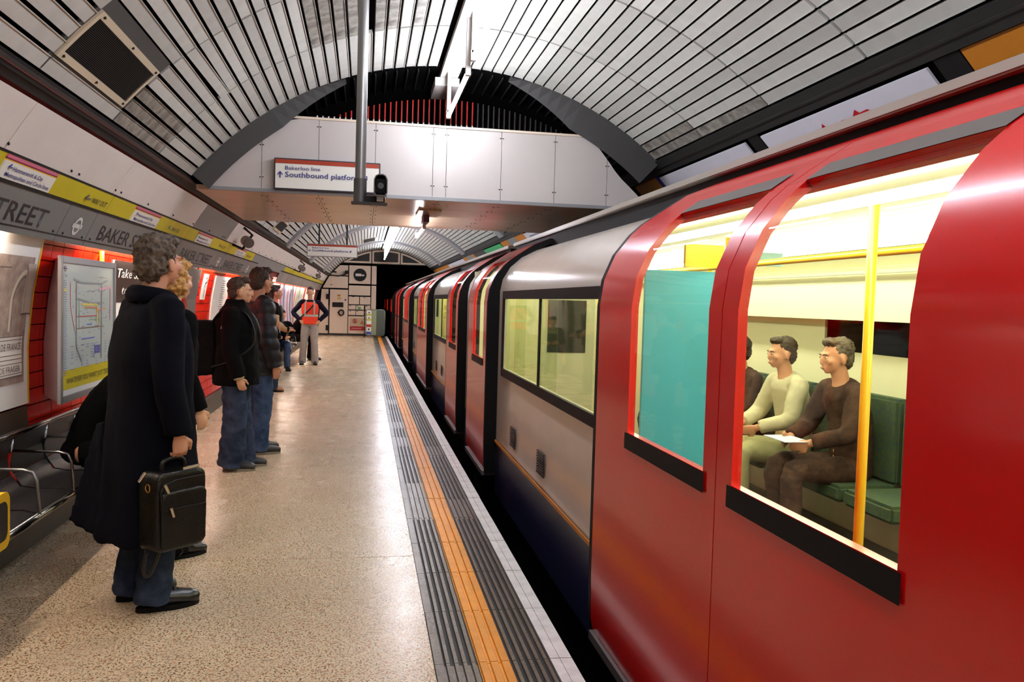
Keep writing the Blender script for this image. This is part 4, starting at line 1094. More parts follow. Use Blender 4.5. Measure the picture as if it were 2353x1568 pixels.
    if interior > 1:
        for x, y, z in ((1.78, 2.70, .02), (2.10, 4.6, .02), (2.25, 5.2, .02), (1.9, 6.6, .02)):
            MB().cyl((x, y, z), (x, y, 1.97), .018, 12).build('grab_pole', M_POLE, e, smooth=True)
    else:
        for y in [ya+1.5+2.6*k for k in range(int((yb-ya-2)/2.6))]: MB().cyl((2.0, y, .02), (2.0, y, 1.97), .018, 10).build('grab_pole', M_POLE, e, smooth=True)
    MB().cyl((1.9, ya+.4, 1.78), (1.9, yb-.4, 1.78), .015, 8).build('grab_rail', M_POLE, e, smooth=True)
    for a, b in doors:
        for y in (a-.06, b+.06):
            if ya+.2 < y < yb-.2:
                teal = interior > 1 and abs(y-3.84) < .1
                MB().box(1.33, 1.72, y-.012, y+.012, .02, 1.73).build('draught_screen', M_TEAL if teal else M_GLASS, e)
    return e
c1 = carriage(-3.2, 9.3, [-2.9, 1.0], [7.37], [(.05, .9), (4.03, 7.07)], 'nearest red, white and blue train carriage beside the platform', interior=2)
MB().box(1.52, 1.72, 3.81, 3.83, 1.75, 1.86).build('yellow_notice', M_LYEL, c1)
MB().box(1.8, 2.5, 4.7, 4.72, 1.82, 1.90).build('line_diagram', mat('diagram_blue', (170, 214, 226), rough=.4), c1)
c2 = carriage(9.46, 28.8, [14.7, 20.9], [9.74, 27.05], [(11.5, 14.35), (17.8, 20.6), (24.0, 26.7)], 'second train carriage, from the gap behind the near one towards the tunnel')
c3 = carriage(28.96, 48.3, [34.2, 40.4], [29.25, 46.5], [(31.1, 33.8), (37.3, 40.2)], 'third train carriage, running into the dark tunnel mouth')
for y in (9.38, 28.88):
    g = empty('gap_barrier', (1.3, y, 0), 0, 'black inter-car barrier %s' % ('in the gap after the nearest carriage' if y < 10 else 'in the farther gap between carriages'), 'barrier')
    MB().box(1.34, 3.2, y-.05, y+.05, -.1, 1.0).build('rubber_sheet', M_RUBBER, g)
    MB().box(1.27, 1.34, y-.06, y+.06, -.1, 1.02).build('edge_tube', M_BLACK, g, bev=.01)
# ================================================================ PEOPLE
def fuse(mb, voxel, name, m, parent, smooth_it=2, disp=None, decim=None):
    me = mb.mesh('tmp', m); o = bpy.data.objects.new('tmp', me); COL.objects.link(o)
    r = o.modifiers.new('r', 'REMESH'); r.mode = 'VOXEL'; r.voxel_size = voxel; r.adaptivity = 0
    if smooth_it:
        sm = o.modifiers.new('s', 'SMOOTH'); sm.iterations = smooth_it; sm.factor = .5
    dg = bpy.context.evaluated_depsgraph_get(); ev = o.evaluated_get(dg); nm = bpy.data.meshes.new_from_object(ev)
    bpy.data.objects.remove(o)
    if disp:
        nm.update(); ns = [v.normal.copy() for v in nm.vertices]
        for v, n in zip(nm.vertices, ns): v.co = v.co+n*disp(v.co)
    nm.materials.clear(); nm.materials.append(m)
    nm.polygons.foreach_set('use_smooth', [True]*len(nm.polygons)); nm.update(); nm.name = name
    q = bpy.data.objects.new(name, nm); COL.objects.link(q); q.parent = parent; return q
def V(*a): return Vector(a)
def hand(mb, wrist, d, palm_n, s=1.0, curl=.5, grip=False):
    """palm, four bent fingers of different length and a side thumb; d = direction of the hand, palm_n = palm normal"""
    d = d.normalized(); pn = (palm_n-d*palm_n.dot(d)).normalized(); side = d.cross(pn)
    w = wrist
    M = Matrix((side, d, pn)).transposed()
    mb.ell(w+d*.045*s, (.038*s, .052*s, .017*s), 12, 8, M)
    for k, L in enumerate((.062, .074, .07, .056)):
        b = w+d*.078*s+side*(k-1.5)*.0195*s*-1
        c1 = curl if not grip else 1.25; pts = [b-d*.02*s]; p = b; a = .15+c1*.4
        pts.append(p)
        for seg, f in enumerate((.45, .32, .26)):
            dd = d*math.cos(a)+pn*math.sin(a); p = p+dd*L*f*s; pts.append(p); a += c1*.8 if not grip else 1.0
        mb.tube(pts, [.0098*s, .0096*s, .009*s, .0085*s, .0065*s], 8)
    t0 = w+d*.02*s+side*.026*s; th = [t0, t0+(side*.8+d*.6)*.034*s, t0+(side*.8+d*.6)*.034*s+(d*.85+side*.1+pn*.5)*.032*s, t0+(side*.8+d*.6)*.034*s+(d*.85+side*.1+pn*.5)*.055*s]
    mb.tube(th, [.012*s, .012*s, .0105*s, .008*s], 8)
def head(mb, H, yaw, pitch=0, s=1.0, fem=False):
    M = Matrix.Rotation(yaw, 3, 'Z') @ Matrix.Rotation(pitch, 3, 'X')
    def E(c, r, n=18, m=12): mb.ell(H+M @ (Vector(c)*s), [q*s for q in r], n, m, M)
    E((0, -.012, .035), (.073, .092, .088)); E((0, .022, -.02), (.061, .068, .078)); E((0, .03, -.055), (.044, .05, .042)); E((0, .064, -.083), (.020, .018, .016))
    E((0, .082, -.002), (.042, .018, .03)); E((0, .084, .03), (.05, .014, .012))
    E((0, .100, -.012), (.0095, .015, .026)); E((0, .103, -.028), (.013, .011, .009)); E((0, .088, -.055), (.024, .012, .006)); E((0, .087, -.066), (.021, .012, .007))
    for sx in (-1, 1):
        E((sx*.046, .066, -.018), (.017, .018, .02)); E((sx*.080, -.006, -.008), (.010, .020, .034), 10, 8)
    return M
def face(parent, H, M, s=1.0, iris=(60, 44, 34)):
    for sx in (-1, 1):
        MB().ell(H+M @ (V(sx*.03, .087, .008)*s), (.012*s, .008*s, .0075*s), 10, 8).build('eye', mat('eye_white', (226, 220, 212), rough=.2), parent, smooth=True, local=True)
        MB().ell(H+M @ (V(sx*.031, .0935, .008)*s), (.0052*s, .003*s, .0055*s), 8, 6).build('iris', mat('iris_dark', iris, rough=.1), parent, smooth=True, local=True)
        MB().tube([H+M @ (V(sx*.014, .098, .025)*s), H+M @ (V(sx*.03, .098, .03)*s), H+M @ (V(sx*.046, .088, .026)*s)], .0035*s, 6).build('eyebrow', mat('brow', (50, 36, 28), rough=.8), parent, local=True)
    MB().ell(H+M @ (V(0, .0985, -.058)*s), (.022*s, .006*s, .0055*s), 12, 6).build('lips', mat('lips', (168, 92, 80), rough=.5), parent, smooth=True, local=True)
def hair(parent, H, M, m, s=1.0, parts=None, rough=.006, freq=60, voxel=.007):
    mb = MB()
    for c, r in parts or [((0, -.03, .058), (.081, .094, .080)), ((0, -.064, .0), (.068, .052, .08)), ((0, .035, .105), (.06, .052, .030))]:
        mb.ell(H+M @ (Vector(c)*s), [q*s for q in r], 18, 12, M)
    f = lambda co: rough*noise.noise(co*freq)+rough*.7*noise.noise(co*freq*2.3)
    return fuse(mb, voxel, 'hair', m, parent, 1, f)
def folds(amp=.006, f=9, vert=3.0):
    return lambda co: amp*noise.noise(Vector((co.x*f, co.y*f, co.z*f/vert)))+amp*.5*noise.noise(co*f*3)
def shoe(parent, ankle, yaw, m, s=1.0, L=.27, sole=None):
    """shoe whose sole lies on z=0; heel under the ankle, toe forward along yaw"""
    M = Matrix.Rotation(yaw, 3, 'Z'); A = Vector((ankle[0], ankle[1], 0)); P = lambda x, y, z: A+M @ V(x*s, y*s, z*s)
    mb = MB(); h = L
    mb.tube([P(0, -.055, .045), P(0, -.03, .055), P(0, .03, .055), P(0, .10, .045), P(0, .16, .036), P(0, .195, .03)], [.03*s, .042*s, .045*s, .046*s, .043*s, .026*s], 12, 3, sq=.78, up=(0, 0, 1))
    mb.tube([P(0, -.012, .05), P(0, -.01, .105)], [.046*s, .044*s], 12)
    o = fuse(mb, .009, 'shoe', m, parent, 2)
    sb = MB(); n = 20; pts = []
    for k in range(n):
        t = 2*math.pi*k/n; x = math.cos(t); y = math.sin(t); pts.append((x*(.049+.006*max(y, 0))*(1 if y > -.2 else .86), y*.133+.065))
    vs = [P(x, y, 0.0) for x, y in pts]+[P(x*.98, y, .022) for x, y in pts]
    sb.add(vs, [tuple(range(n))[::-1], tuple(range(n, 2*n))]+[(i, (i+1) % n, n+(i+1) % n, n+i) for i in range(n)])
    sb.build('sole', sole or M_RUBBER, o, local=True)
    lc = MB()
    for k in range(4): lc.tube([P(-.02, .045+.02*k, .098-.008*k), P(0, .05+.02*k, .103-.008*k), P(.02, .045+.02*k, .098-.008*k)], .003*s, 5)
    lc.build('laces', M_BLACK, o, local=True)
    return o
def jacket(mb, J, secs, slv, s=1.0):
    mb.loft([(x, y, z, rx, ry) for x, y, z, rx, ry in secs], 24, 2.5)
    for sd in ('L', 'R'):
        sh, el, wr = J['sh'+sd], J['el'+sd], J['wr'+sd]
        inn = V(sh.x*.45, sh.y, sh.z-.015)
        mb.tube([inn, sh, sh.lerp(el, .5), el, el.lerp(wr, .5), wr.lerp(el, .04)], [slv[0]*.9, slv[0], slv[0]*.95, slv[1], slv[1]*.95, slv[2]], 14, 3)
def trousers(mb, J, r=(.095, .075, .07), hem=.03, top=.95):
    mb.loft([(0, J['hip'].y, J['hip'].z-.06, .13, .10), (0, J['hip'].y, J['hip'].z+.05, .15, .11), (0, J['hip'].y, top+.04, .14, .105)], 20)
    for sd in ('L', 'R'):
        h, k, a = J['hp'+sd], J['kn'+sd], J['an'+sd]
        mb.tube([h+V(0, 0, .05), h.lerp(k, .4), k, k.lerp(a, .5), V(a.x, a.y-.005, hem)], [r[0]*1.02, r[0], r[1], r[2], r[2]*1.05], 16, 3)
def stand(s=1.0, **ov):
    J = dict(hip=V(0, 0, .93), hpL=V(-.085, 0, .90), hpR=V(.085, 0, .90), knL=V(-.09, .02, .50), knR=V(.09, .02, .50), anL=V(-.10, -.01, .09), anR=V(.10, -.01, .09),
             shL=V(-.175, -.01, 1.42), shR=V(.175, -.01, 1.42), elL=V(-.235, -.04, 1.14), elR=V(.235, -.04, 1.14), wrL=V(-.24, .04, .89), wrR=V(.24, .04, .89),
             neck=V(0, -.01, 1.46), head=V(0, .02, 1.64))
    for k, v in ov.items(): J[k] = V(*v)
    return {k: v*s for k, v in J.items()}
def body(parent, J, m, hy=0, hp=0, s=1.0, voxel=.008, hands=None, hs=1.0):
    mb = MB(); M = head(mb, J['head'], hy, hp, s*hs)
    nk = J['neck']; mb.tube([nk-V(0, 0, .06)*s, nk+V(0, 0, .03)*s, J['head']-V(0, .012, .05)*s], [.062*s, .055*s, .053*s], 14, 2)
    hip = J['hip']; ch = (J['shL']+J['shR'])/2
    mb.tube([hip, hip.lerp(ch, .5), ch-V(0, 0, .02)], [.10*s, .095*s, .10*s], 16, 3, sq=1)
    mb.tube([J['shL'], J['shR']], [.052*s, .052*s], 12)
    for sd in ('L', 'R'):
        mb.tube([J['sh'+sd], J['sh'+sd].lerp(J['el'+sd], .5), J['el'+sd], J['wr'+sd]], [.05*s, .043*s, .036*s, .026*s], 12, 3)
        d = (J['wr'+sd]-J['el'+sd]).normalized(); hd = (hands or {}).get(sd, {})
        d2 = hd.get('d', d); hand(mb, J['wr'+sd]-d*.005, d2, hd.get('n', V(1 if sd == 'L' else -1, 0, 0)), s*.95, hd.get('curl', .5), hd.get('grip', False))
        h, k, a = J['hp'+sd], J['kn'+sd], J['an'+sd]
        mb.tube([hip.lerp(h, .6), h, h.lerp(k, .5), k, k.lerp(a, .35), a], [.085*s, .082*s, .070*s, .052*s, .05*s, .036*s], 14, 2)
        f = hd.get('foot', V(0, 1, 0)); mb.tube([a-V(0, 0, .03)*s, a+V(0, 0, -.045)*s+f*.10*s], [.036*s, .026*s], 10)
    o = fuse(mb, voxel, 'body', m, parent, 1)
    return o, M
M_COAT = mat('coat_navy', (9, 10, 19), rough=.9, spec=.08, var=.25, vscale=20)
M_JEAN = mat('denim', (56, 68, 90), rough=.9, spec=.08, col2=(30, 38, 56), vscale=7, bump=.2, bscale=300)
M_JEAN2 = mat('denim_light', (70, 88, 118), rough=.9, spec=.08, col2=(38, 52, 80), vscale=7)
M_BLKJ = mat('jacket_black', (8, 8, 9), rough=.9, spec=.08, var=.2, vscale=12)
M_PUFF = mat('puffer_dark', (30, 32, 38), rough=.5, spec=.25, var=.2)
M_LEATH = mat('black_leather', (9, 10, 9), rough=.36, spec=.35, bump=.3, bscale=90)
M_HBR = mat('hair_brown', (74, 54, 38), rough=.7, col2=(32, 22, 15), vscale=60)
M_HGR = mat('hair_greying', (118, 102, 84), rough=.75, col2=(34, 26, 20), vscale=30)
M_HBL = mat('hair_blonde', (214, 168, 92), rough=.6, col2=(150, 98, 40), vscale=50)
M_HDK = mat('hair_dark', (26, 20, 18), rough=.6)
M_SHOE = mat('shoe_black', (22, 22, 24), rough=.3, spec=.5)

def yaw_to(dx, dy): return math.atan2(-dx, dy)      # local +y turned to world (dx, dy)

# --- man in the navy coat, nearest
s = 1.035
WB = 1.1
e = empty('person', (-1.02, 4.30, 0), yaw_to(.80, .60), 'man in a long dark navy coat and jeans holding the black bag', 'person')
J = stand(s, anL=(-.13, -.04, .09), knL=(-.11, .0, .50), anR=(.08, -.03, .09), wrR=(.275, .0, .85), elR=(.268, -.05, 1.11), wrL=(-.20, .10, .88), head=(0, .03, 1.635))
b, M = body(e, J, M_SKIN, hy=R(18), hp=R(2), s=s, voxel=.0065, hands={'R': dict(grip=True, n=V(-1, 0, 0), d=V(0, .1, -1))})
hair(e, J['head'], M, M_HGR, s, parts=[((0, -.032, .052), (.088, .098, .092)), ((0, -.066, -.005), (.076, .06, .085)), ((0, .03, .108), (.066, .058, .034)), ((-.055, -.05, .0), (.03, .04, .06)), ((.055, -.05, .0), (.03, .04, .06))], rough=.014, freq=38)
face(e, J['head'], M, s)
mb = MB()
jacket(mb, J, [(-.02, -.02, .36, .28, .23), (-.015, -.015, .55, .262, .21), (-.01, -.01, .85, .24, .19), (0, -.01, 1.05, .22, .175), (0, -.01, 1.25, .23, .175), (0, -.01, 1.40, .215, .15), (0, -.01, 1.475, .15, .115), (0, -.01, 1.50, .085, .08)], (.078, .07, .062))
def coatf(co):
    a = math.atan2(co.y, co.x); k = max(0, (1.0-co.z))
    return .018*k*math.sin(a*7+co.z*2)+.006*noise.noise(co*7)+.003*noise.noise(co*20)
fuse(mb, .012, 'coat', M_COAT, e, 3, coatf)
mb = MB(); mb.poly([V(-.10, -.20, .92)*1, V(-.20, -.20, .90), V(-.32, -.28, .40), V(-.12, -.25, .38)], .034, (.2, 1, 0)); mb.poly([V(-.02, -.19, .75), V(-.10, -.2, .75), V(-.16, -.26, .385), V(.0, -.245, .365)], .034, (.1, 1, 0))
fuse(mb, .012, 'coat_tail', M_COAT, e, 2, folds(.01, 6))
mb = MB(); mb.tube([V(-.05, .075, 1.50), V(-.085, .02, 1.525), V(-.07, -.07, 1.54), V(0, -.10, 1.545), V(.07, -.07, 1.54), V(.085, .02, 1.525), V(.05, .075, 1.50)], .030, 10, 4, sq=1.5, up=(0, 0, 1))
fuse(mb, .009, 'collar', M_COAT, e, 2)
for sx in (-1, 1):
    MB().tube([V(sx*.08, -.01, 1.525), V(sx*.14, -.012, 1.505), V(sx*.185, -.012, 1.475)], .022, 8, 3, sq=.35, up=(0, 0, 1)).build('epaulette', M_COAT, e, smooth=True, local=True)
MB().ell(V(.085, -.012, 1.538), (.008, .008, .004), 8, 5).build('button', M_HDK, e, local=True)
mb = MB(); trousers(mb, J, (.10, .088, .082), .035, .9); fuse(mb, .012, 'jeans', M_JEAN, e, 2, folds(.008, 10, .6))
shoe(e, J['anL'], R(-4), M_SHOE, 1.12); shoe(e, J['anR'], R(-12), M_SHOE, 1.12)

# --- his laptop bag (held, so a thing of its own)
RM = Matrix.Rotation(e.rotation_euler.z, 4, 'Z'); hw = Matrix.Translation(e.location) @ RM @ (J['wrR'] + V(0, .01, -.085))
bg = empty('laptop_bag', (hw.x-.035, hw.y, .355), yaw_to(-.74, .67), 'black leather laptop bag hanging beside the man in the navy coat', 'bag')
bx = MB(); bw, bh, bt = .265, .37, .14
# local x = width of the front, y = thickness
bb = MB().bbox(-bw/2, bw/2, -bt/2, bt/2, 0, bh, .035, 1); fuse(bb, .009, 'bag_body', M_LEATH, bg, 3, lambda co: .005*noise.noise(co*9)+.006*max(0, 1-abs(co.z-.16)/.2))
pk = MB().bbox(-bw/2+.015, bw/2-.012, -bt/2-.022, -bt/2+.01, .015, .285, .03, 1); fuse(pk, .009, 'front_pocket', M_LEATH, bg, 2, folds(.003, 16))
MB().tube([V(-bw/2+.02, -bt/2-.024, .20), V(0, -bt/2-.026, .205), V(bw/2-.02, -bt/2-.024, .20)], .003, 6).build('seam', M_BLACK, bg, local=True)
MB().tube([V(-bw/2+.02, -bt/2-.01, .03), V(-bw/2+.015, -bt/2-.018, .2), V(-bw/2+.03, -bt/2-.012, .32), V(bw/2-.03, -bt/2-.01, .335)], .004, 6, 3).build('zip', M_BLACK, bg, local=True)
for p, q in ((V(-bw/2+.02, -bt/2-.03, .325), V(-bw/2+.04, -bt/2-.03, .285)), (V(-bw/2+.05, -bt/2-.035, .215), V(-bw/2+.065, -bt/2-.035, .17)), (V(-.0, -bt/2-.0, .378), V(.09, -bt/2-.0, .382)), (V(-bw/2-.01, .0, .375), V(-bw/2-.03, .02, .33))):
    MB().tube([p, q], .007, 8).build('zip_pull', mat('nickel', (214, 206, 186), rough=.2, metal=1), bg, local=True)
mb = MB(); c = V(-bw/2-.006, -.01, .30); mb.tube([c+V(0, .016*math.cos(R(t)), .018*math.sin(R(t))) for t in range(0, 361, 30)], .0035, 6).build('side_ring', mat('brass', (170, 128, 70), rough=.3, metal=1), bg, local=True)
MB().tube([V(-.06, 0, bh-.005), V(-.055, 0, bh+.035), V(-.02, 0, bh+.05), V(.02, 0, bh+.05), V(.055, 0, bh+.035), V(.06, 0, bh-.005)], .011, 8, 3).build('handle', M_LEATH, bg, local=True, smooth=True)
MB().tube([V(-.12, .02, .01), V(-.13, .03, -.09), V(-.10, .03, -.12), V(-.07, .02, -.05), V(-.05, .02, .01)], .012, 8, 4, sq=.4).tube([V(.03, 0, .01), V(.055, 0, -.035), V(.035, 0, -.055)], .006, 6, 3).tube([V(.07, -.02, .0), V(.10, -.03, -.03)], .008, 6).build('strap', M_LEATH, bg, local=True, smooth=True)

# --- blonde woman hidden behind him
s = .985
e = empty('person', (-1.115, 5.12, 0), yaw_to(.75, .66), 'curly blonde person standing just behind the man in the navy coat', 'person')
J = stand(s); b, M = body(e, J, M_SKIN2, hy=R(10), s=s, voxel=.009)
hair(e, J['head'], M, M_HBL, s, parts=[((0, -.03, .04), (.095, .10, .09)), ((0, -.06, -.02), (.09, .065, .085)), ((0, .03, .1), (.07, .06, .036)), ((-.06, -.02, -.02), (.035, .045, .06)), ((.06, -.02, -.02), (.035, .045, .06))], rough=.018, freq=34)
mb = MB(); jacket(mb, J, [(0, 0, .78, .17, .125), (0, 0, 1.0, .155, .115), (0, 0, 1.25, .175, .125), (0, -.005, 1.37, .17, .11), (0, -.01, 1.43, .10, .08)], (.062, .055, .05)); fuse(mb, .012, 'jacket', M_BLKJ, e, 2, folds(.006))
mb = MB(); trousers(mb, J, (.09, .075, .07), .03, .88); fuse(mb, .013, 'trousers', M_BLKJ, e, 2, folds(.005))
shoe(e, J['anL'], 0, M_SHOE, .95); shoe(e, J['anR'], 0, M_SHOE, .95)

# --- seated, hunched figure on the near bench
def seated(loc, rz, label, cm, tm, hm, s=1.0, lean=.35, hy=0, skin=M_SKIN, shoes=True, legf=.38, face_=False, hands=None, hood=None, seat=.44):
    e = empty('person', loc, rz, label, 'person')
    d = math.sin(lean); c = math.cos(lean); hz = seat+.10; L = .50
    J = dict(hip=V(0, 0, hz), hpL=V(-.09, .04, hz), hpR=V(.09, .04, hz), knL=V(-.11, .44, hz+.0), knR=V(.11, .44, hz), anL=V(-.11, legf+.08, .09), anR=V(.11, legf+.03, .09),
             shL=V(-.175, L*d, hz+L*c), shR=V(.175, L*d, hz+L*c), elL=V(-.24, L*d+.10, hz+L*c-.24), elR=V(.24, L*d+.10, hz+L*c-.24), wrL=V(-.12, L*d+.30, hz+.13+.05), wrR=V(.12, L*d+.30, hz+.13+.05),
             neck=V(0, L*d+.02, hz+L*c+.04), head=V(0, L*d+.02+.19*d+.02, hz+L*c+.21*c+.01))
    J = {k: v*s for k, v in J.items()}
    b, M = body(e, J, skin, hy=hy, hp=-lean*.5, s=s, voxel=.010, hands=hands)
    hair(e, J['head'], M, hm, s, rough=.006)
    mb = MB(); hp_ = J['hip']; ch = (J['shL']+J['shR'])/2
    mb.tube([hp_-V(0, .02, .06), hp_.lerp(ch, .3)-V(0, .03, 0), hp_.lerp(ch, .7)-V(0, .03, 0), ch+V(0, 0, .0), ch+V(0, .03, .06)], [.15*s, .155*s, .165*s, .15*s, .09*s], 20, 3, sq=.8, up=(0, 1, 0))
    for sd in 'LR':
        sh, el, wr = J['sh'+sd], J['el'+sd], J['wr'+sd]
        mb.tube([V(sh.x*.4, sh.y, sh.z), sh, sh.lerp(el, .5), el, el.lerp(wr, .5), wr.lerp(el, .1)], [.07*s, .075*s, .068*s, .062*s, .056*s, .052*s], 12, 3)
    fuse(mb, .013, 'coat', cm, e, 2, folds(.007, 10))
    mb = MB(); mb.ell(hp_, (.16*s, .14*s, .10*s))
    for sd in 'LR':
        h, k, a = J['hp'+sd], J['kn'+sd], J['an'+sd]; mb.tube([h, h.lerp(k, .5), k, k.lerp(a, .5), V(a.x, a.y, .05)], [.095*s, .088*s, .075*s, .068*s, .066*s], 14, 3)
    fuse(mb, .013, 'trousers', tm, e, 2, folds(.006, 10))
    if shoes: shoe(e, J['anL'], R(6), M_SHOE, s); shoe(e, J['anR'], R(-6), M_SHOE, s)
    if face_: face(e, J['head'], M, s)
    return e, J
e, J = seated((-1.74, 5.62, 0), yaw_to(1, -.12), 'person in black sitting bent forward on the near bench', M_BLKJ, M_BLKJ, M_HDK, 1.0, lean=.55)
mb = MB()
for k in range(7): mb.ell(J['neck']+V(-.13+.01*(k % 2), .05, -.05-.032*k), (.014, .014, .018), 8, 6)
tag(mb.build('scarf_fringe', mat('scarf_gold', (150, 112, 60), rough=.8), e, smooth=True, local=True), kind='stuff')

# --- boy with the backpack
s = .965
e = empty('person', (-1.125, 7.66, 0), yaw_to(1, -.06), 'short-haired boy in a black jacket and baggy jeans wearing the backpack', 'person')
J = stand(s, wrR=(.24, .08, .86), elR=(.25, .0, 1.12), anL=(-.10, .06, .09), anR=(.10, -.01, .09), head=(0, .035, 1.635))
b, M = body(e, J, M_SKIN2, hy=R(14), s=s, voxel=.007, hands={'R': dict(n=V(-1, 0, 0), curl=.6), 'L': {}})
hair(e, J['head'], M, M_HBR, s, rough=.007, freq=55)
face(e, J['head'], M, s)
mb = MB(); jacket(mb, J, [(0, 0, .76, .21, .20), (0, 0, .95, .21, .195), (0, 0, 1.15, .205, .18), (0, -.005, 1.32, .205, .165), (0, -.01, 1.42, .17, .12), (0, -.01, 1.48, .10, .09), (0, -.01, 1.51, .075, .08)], (.08, .072, .066))
fuse(mb, .011, 'jacket', M_BLKJ, e, 3, folds(.009, 8, .7))
mb = MB(); mb.tube([V(0.03, .17, .80)*s, V(.02, .165, 1.1)*s, V(.01, .135, 1.35)*s, V(0, .09, 1.46)*s], .022, 8, 3, sq=.5).build('cream_lining', mat('lining_cream', (196, 190, 160), rough=.8), e, smooth=True, local=True)
el, wr = J['elR'], J['wrR']; MB().tube([el.lerp(wr, .72), wr.lerp(el, -.02)], [.056, .046], 12).build('cream_cuff', MATS['lining_cream'], e, smooth=True, local=True)
MB().poly([V(.214, -.09, 1.30)*s, V(.214, -.05, 1.31)*s, V(.20, -.03, 1.44)*s, V(.20, -.07, 1.43)*s], .006, (1, 0, 0)).build('white_patch', M_WHITE, e, local=True)
mb = MB(); trousers(mb, J, (.105, .105, .11), .03, .86); fuse(mb, .012, 'jeans', M_JEAN, e, 2, folds(.014, 9, .5))
M_TRN = mat('trainer_black', (30, 30, 32), rough=.5); M_TSO = mat('trainer_sole', (120, 112, 98), rough=.6)
shoe(e, J['anL'], R(8), M_TRN, 1.05, sole=M_TSO); shoe(e, J['anR'], R(-4), M_TRN, 1.08, sole=M_TSO)
RMz = Matrix.Rotation(e.rotation_euler.z, 4, 'Z'); bp_ = empty('backpack', e.location+(RMz @ V(0, -.27, .84)), e.rotation_euler.z, 'black backpack on the back of the short-haired boy', 'backpack')
mb = MB().bbox(-.16, .16, -.10, .12, 0, .48, .07, 0).bbox(-.135, .135, -.19, -.05, .02, .25, .05, 0); fuse(mb, .012, 'main_bag', M_BLKJ, bp_, 6, folds(.008, 8))
for sx in (-1, 1): MB().tube([V(sx*.10, .07, .44), V(sx*.12, .17, .57), V(sx*.12, .29, .60), V(sx*.12, .41, .50), V(sx*.14, .45, .30), V(sx*.21, .30, .15), V(sx*.15, .10, .08)], .022, 8, 4, sq=.35).build('shoulder_strap', M_BLACK, bp_, smooth=True, local=True)
MB().tube([V(-.1, -.115, .19), V(0, -.15, .2), V(.1, -.115, .19)], .004, 6, 3).build('zip', M_STEEL, bp_, local=True)

# --- taller youth in a puffer jacket
s = 1.03
e = empty('person', (-1.03, 8.42, 0), yaw_to(.85, .5), 'taller youth in a dark quilted puffer jacket beyond the boy with the backpack', 'person')
J = stand(s, anR=(.10, -.02, .09), anL=(-.10, .06, .09), head=(0, .03, 1.63), wrR=(.25, .06, .84), elR=(.265, -.01, 1.11))
b, M = body(e, J, M_SKIN, hy=R(12), s=s, voxel=.007)
hair(e, J['head'], M, M_HBR, s, parts=[((0, -.03, .055), (.088, .097, .092)), ((0, -.058, .0), (.074, .062, .08)), ((0, .04, .115), (.062, .058, .034))], rough=.010, freq=45)
face(e, J['head'], M, s)
mb = MB(); jacket(mb, J, [(0, 0, .78, .205, .165), (0, 0, .95, .215, .175), (0, 0, 1.15, .21, .165), (0, -.005, 1.32, .21, .155), (0, -.01, 1.43, .17, .125), (0, -.01, 1.50, .095, .09)], (.092, .084, .072))
fuse(mb, .010, 'puffer_jacket', M_PUFF, e, 2, lambda co: .014*(abs(math.sin(co.z*math.pi/.115))-.6)+.004*noise.noise(co*14))
MB().tube([V(0, .175, .80)*s, V(0, .17, 1.1)*s, V(0, .14, 1.36)*s], .006, 6, 3).build('zip', M_STEEL, e, local=True)
MB().poly([V(.10, .165, 1.16)*s, V(.14, .15, 1.16)*s, V(.14, .15, 1.25)*s, V(.10, .165, 1.25)*s], .006, (.3, 1, 0)).build('white_label', M_WHITE, e, local=True)
mb = MB(); trousers(mb, J, (.10, .09, .085), .03, .88); fuse(mb, .012, 'jeans', M_JEAN2, e, 2, folds(.010, 9, .5))
shoe(e, J['anL'], 0, M_TRN, 1.08, sole=M_TSO); shoe(e, J['anR'], R(-8), M_TRN, 1.08, sole=M_TSO)

# --- dark-haired woman
s = .985
e = empty('person', (-1.47, 13.9, 0), yaw_to(1, .2), 'dark-haired woman with a tan sleeve and flared jeans beyond the puffer jacket', 'person')
J = stand(s, elR=(.26, .03, 1.12), wrR=(.20, .24, 1.02), wrL=(-.16, .24, 1.05), head=(0, .03, 1.62))
b, M = body(e, J, M_SKIN, hy=R(-5), s=s, voxel=.010, hands={'R': dict(d=V(-.6, .8, .1), n=V(0, 0, -1))})
hair(e, J['head'], M, M_HDK, s, parts=[((0, -.03, .05), (.086, .097, .09)), ((0, -.07, -.04), (.08, .06, .12)), ((0, -.085, -.16), (.065, .045, .12)), ((0, .03, .105), (.062, .055, .032))], voxel=.01)
mb = MB(); jacket(mb, J, [(0, 0, .86, .165, .13), (0, 0, 1.0, .155, .12), (0, 0, 1.25, .175, .13), (0, -.005, 1.37, .165, .11), (0, -.01, 1.44, .09, .08)], (.068, .06, .052)); fuse(mb, .014, 'jacket', M_BLKJ, e, 2, folds(.006))
el, wr = J['elR'], J['wrR']; MB().tube([J['shR'].lerp(el, .55), el, wr.lerp(el, .05)], [.066, .066, .05], 12, 3).build('tan_sleeve', mat('tan_cloth', (176, 140, 100), rough=.8), e, smooth=True, local=True)
MB().tube([V(-.10, .13, 1.42)*s, V(0, .14, 1.30)*s, V(.15, .12, 1.05)*s], .02, 8, 3, sq=.4).build('bag_strap', mat('khaki_strap', (86, 74, 48), rough=.8), e, smooth=True, local=True)
mb = MB(); trousers(mb, J, (.09, .07, .09), .03, .9); fuse(mb, .014, 'jeans', M_JEAN, e, 2, folds(.006))
M_TAN = mat('shoe_tan', (150, 96, 66), rough=.5)
shoe(e, J['anL'], 0, M_TAN, .95); shoe(e, J['anR'], 0, M_TAN, .95)

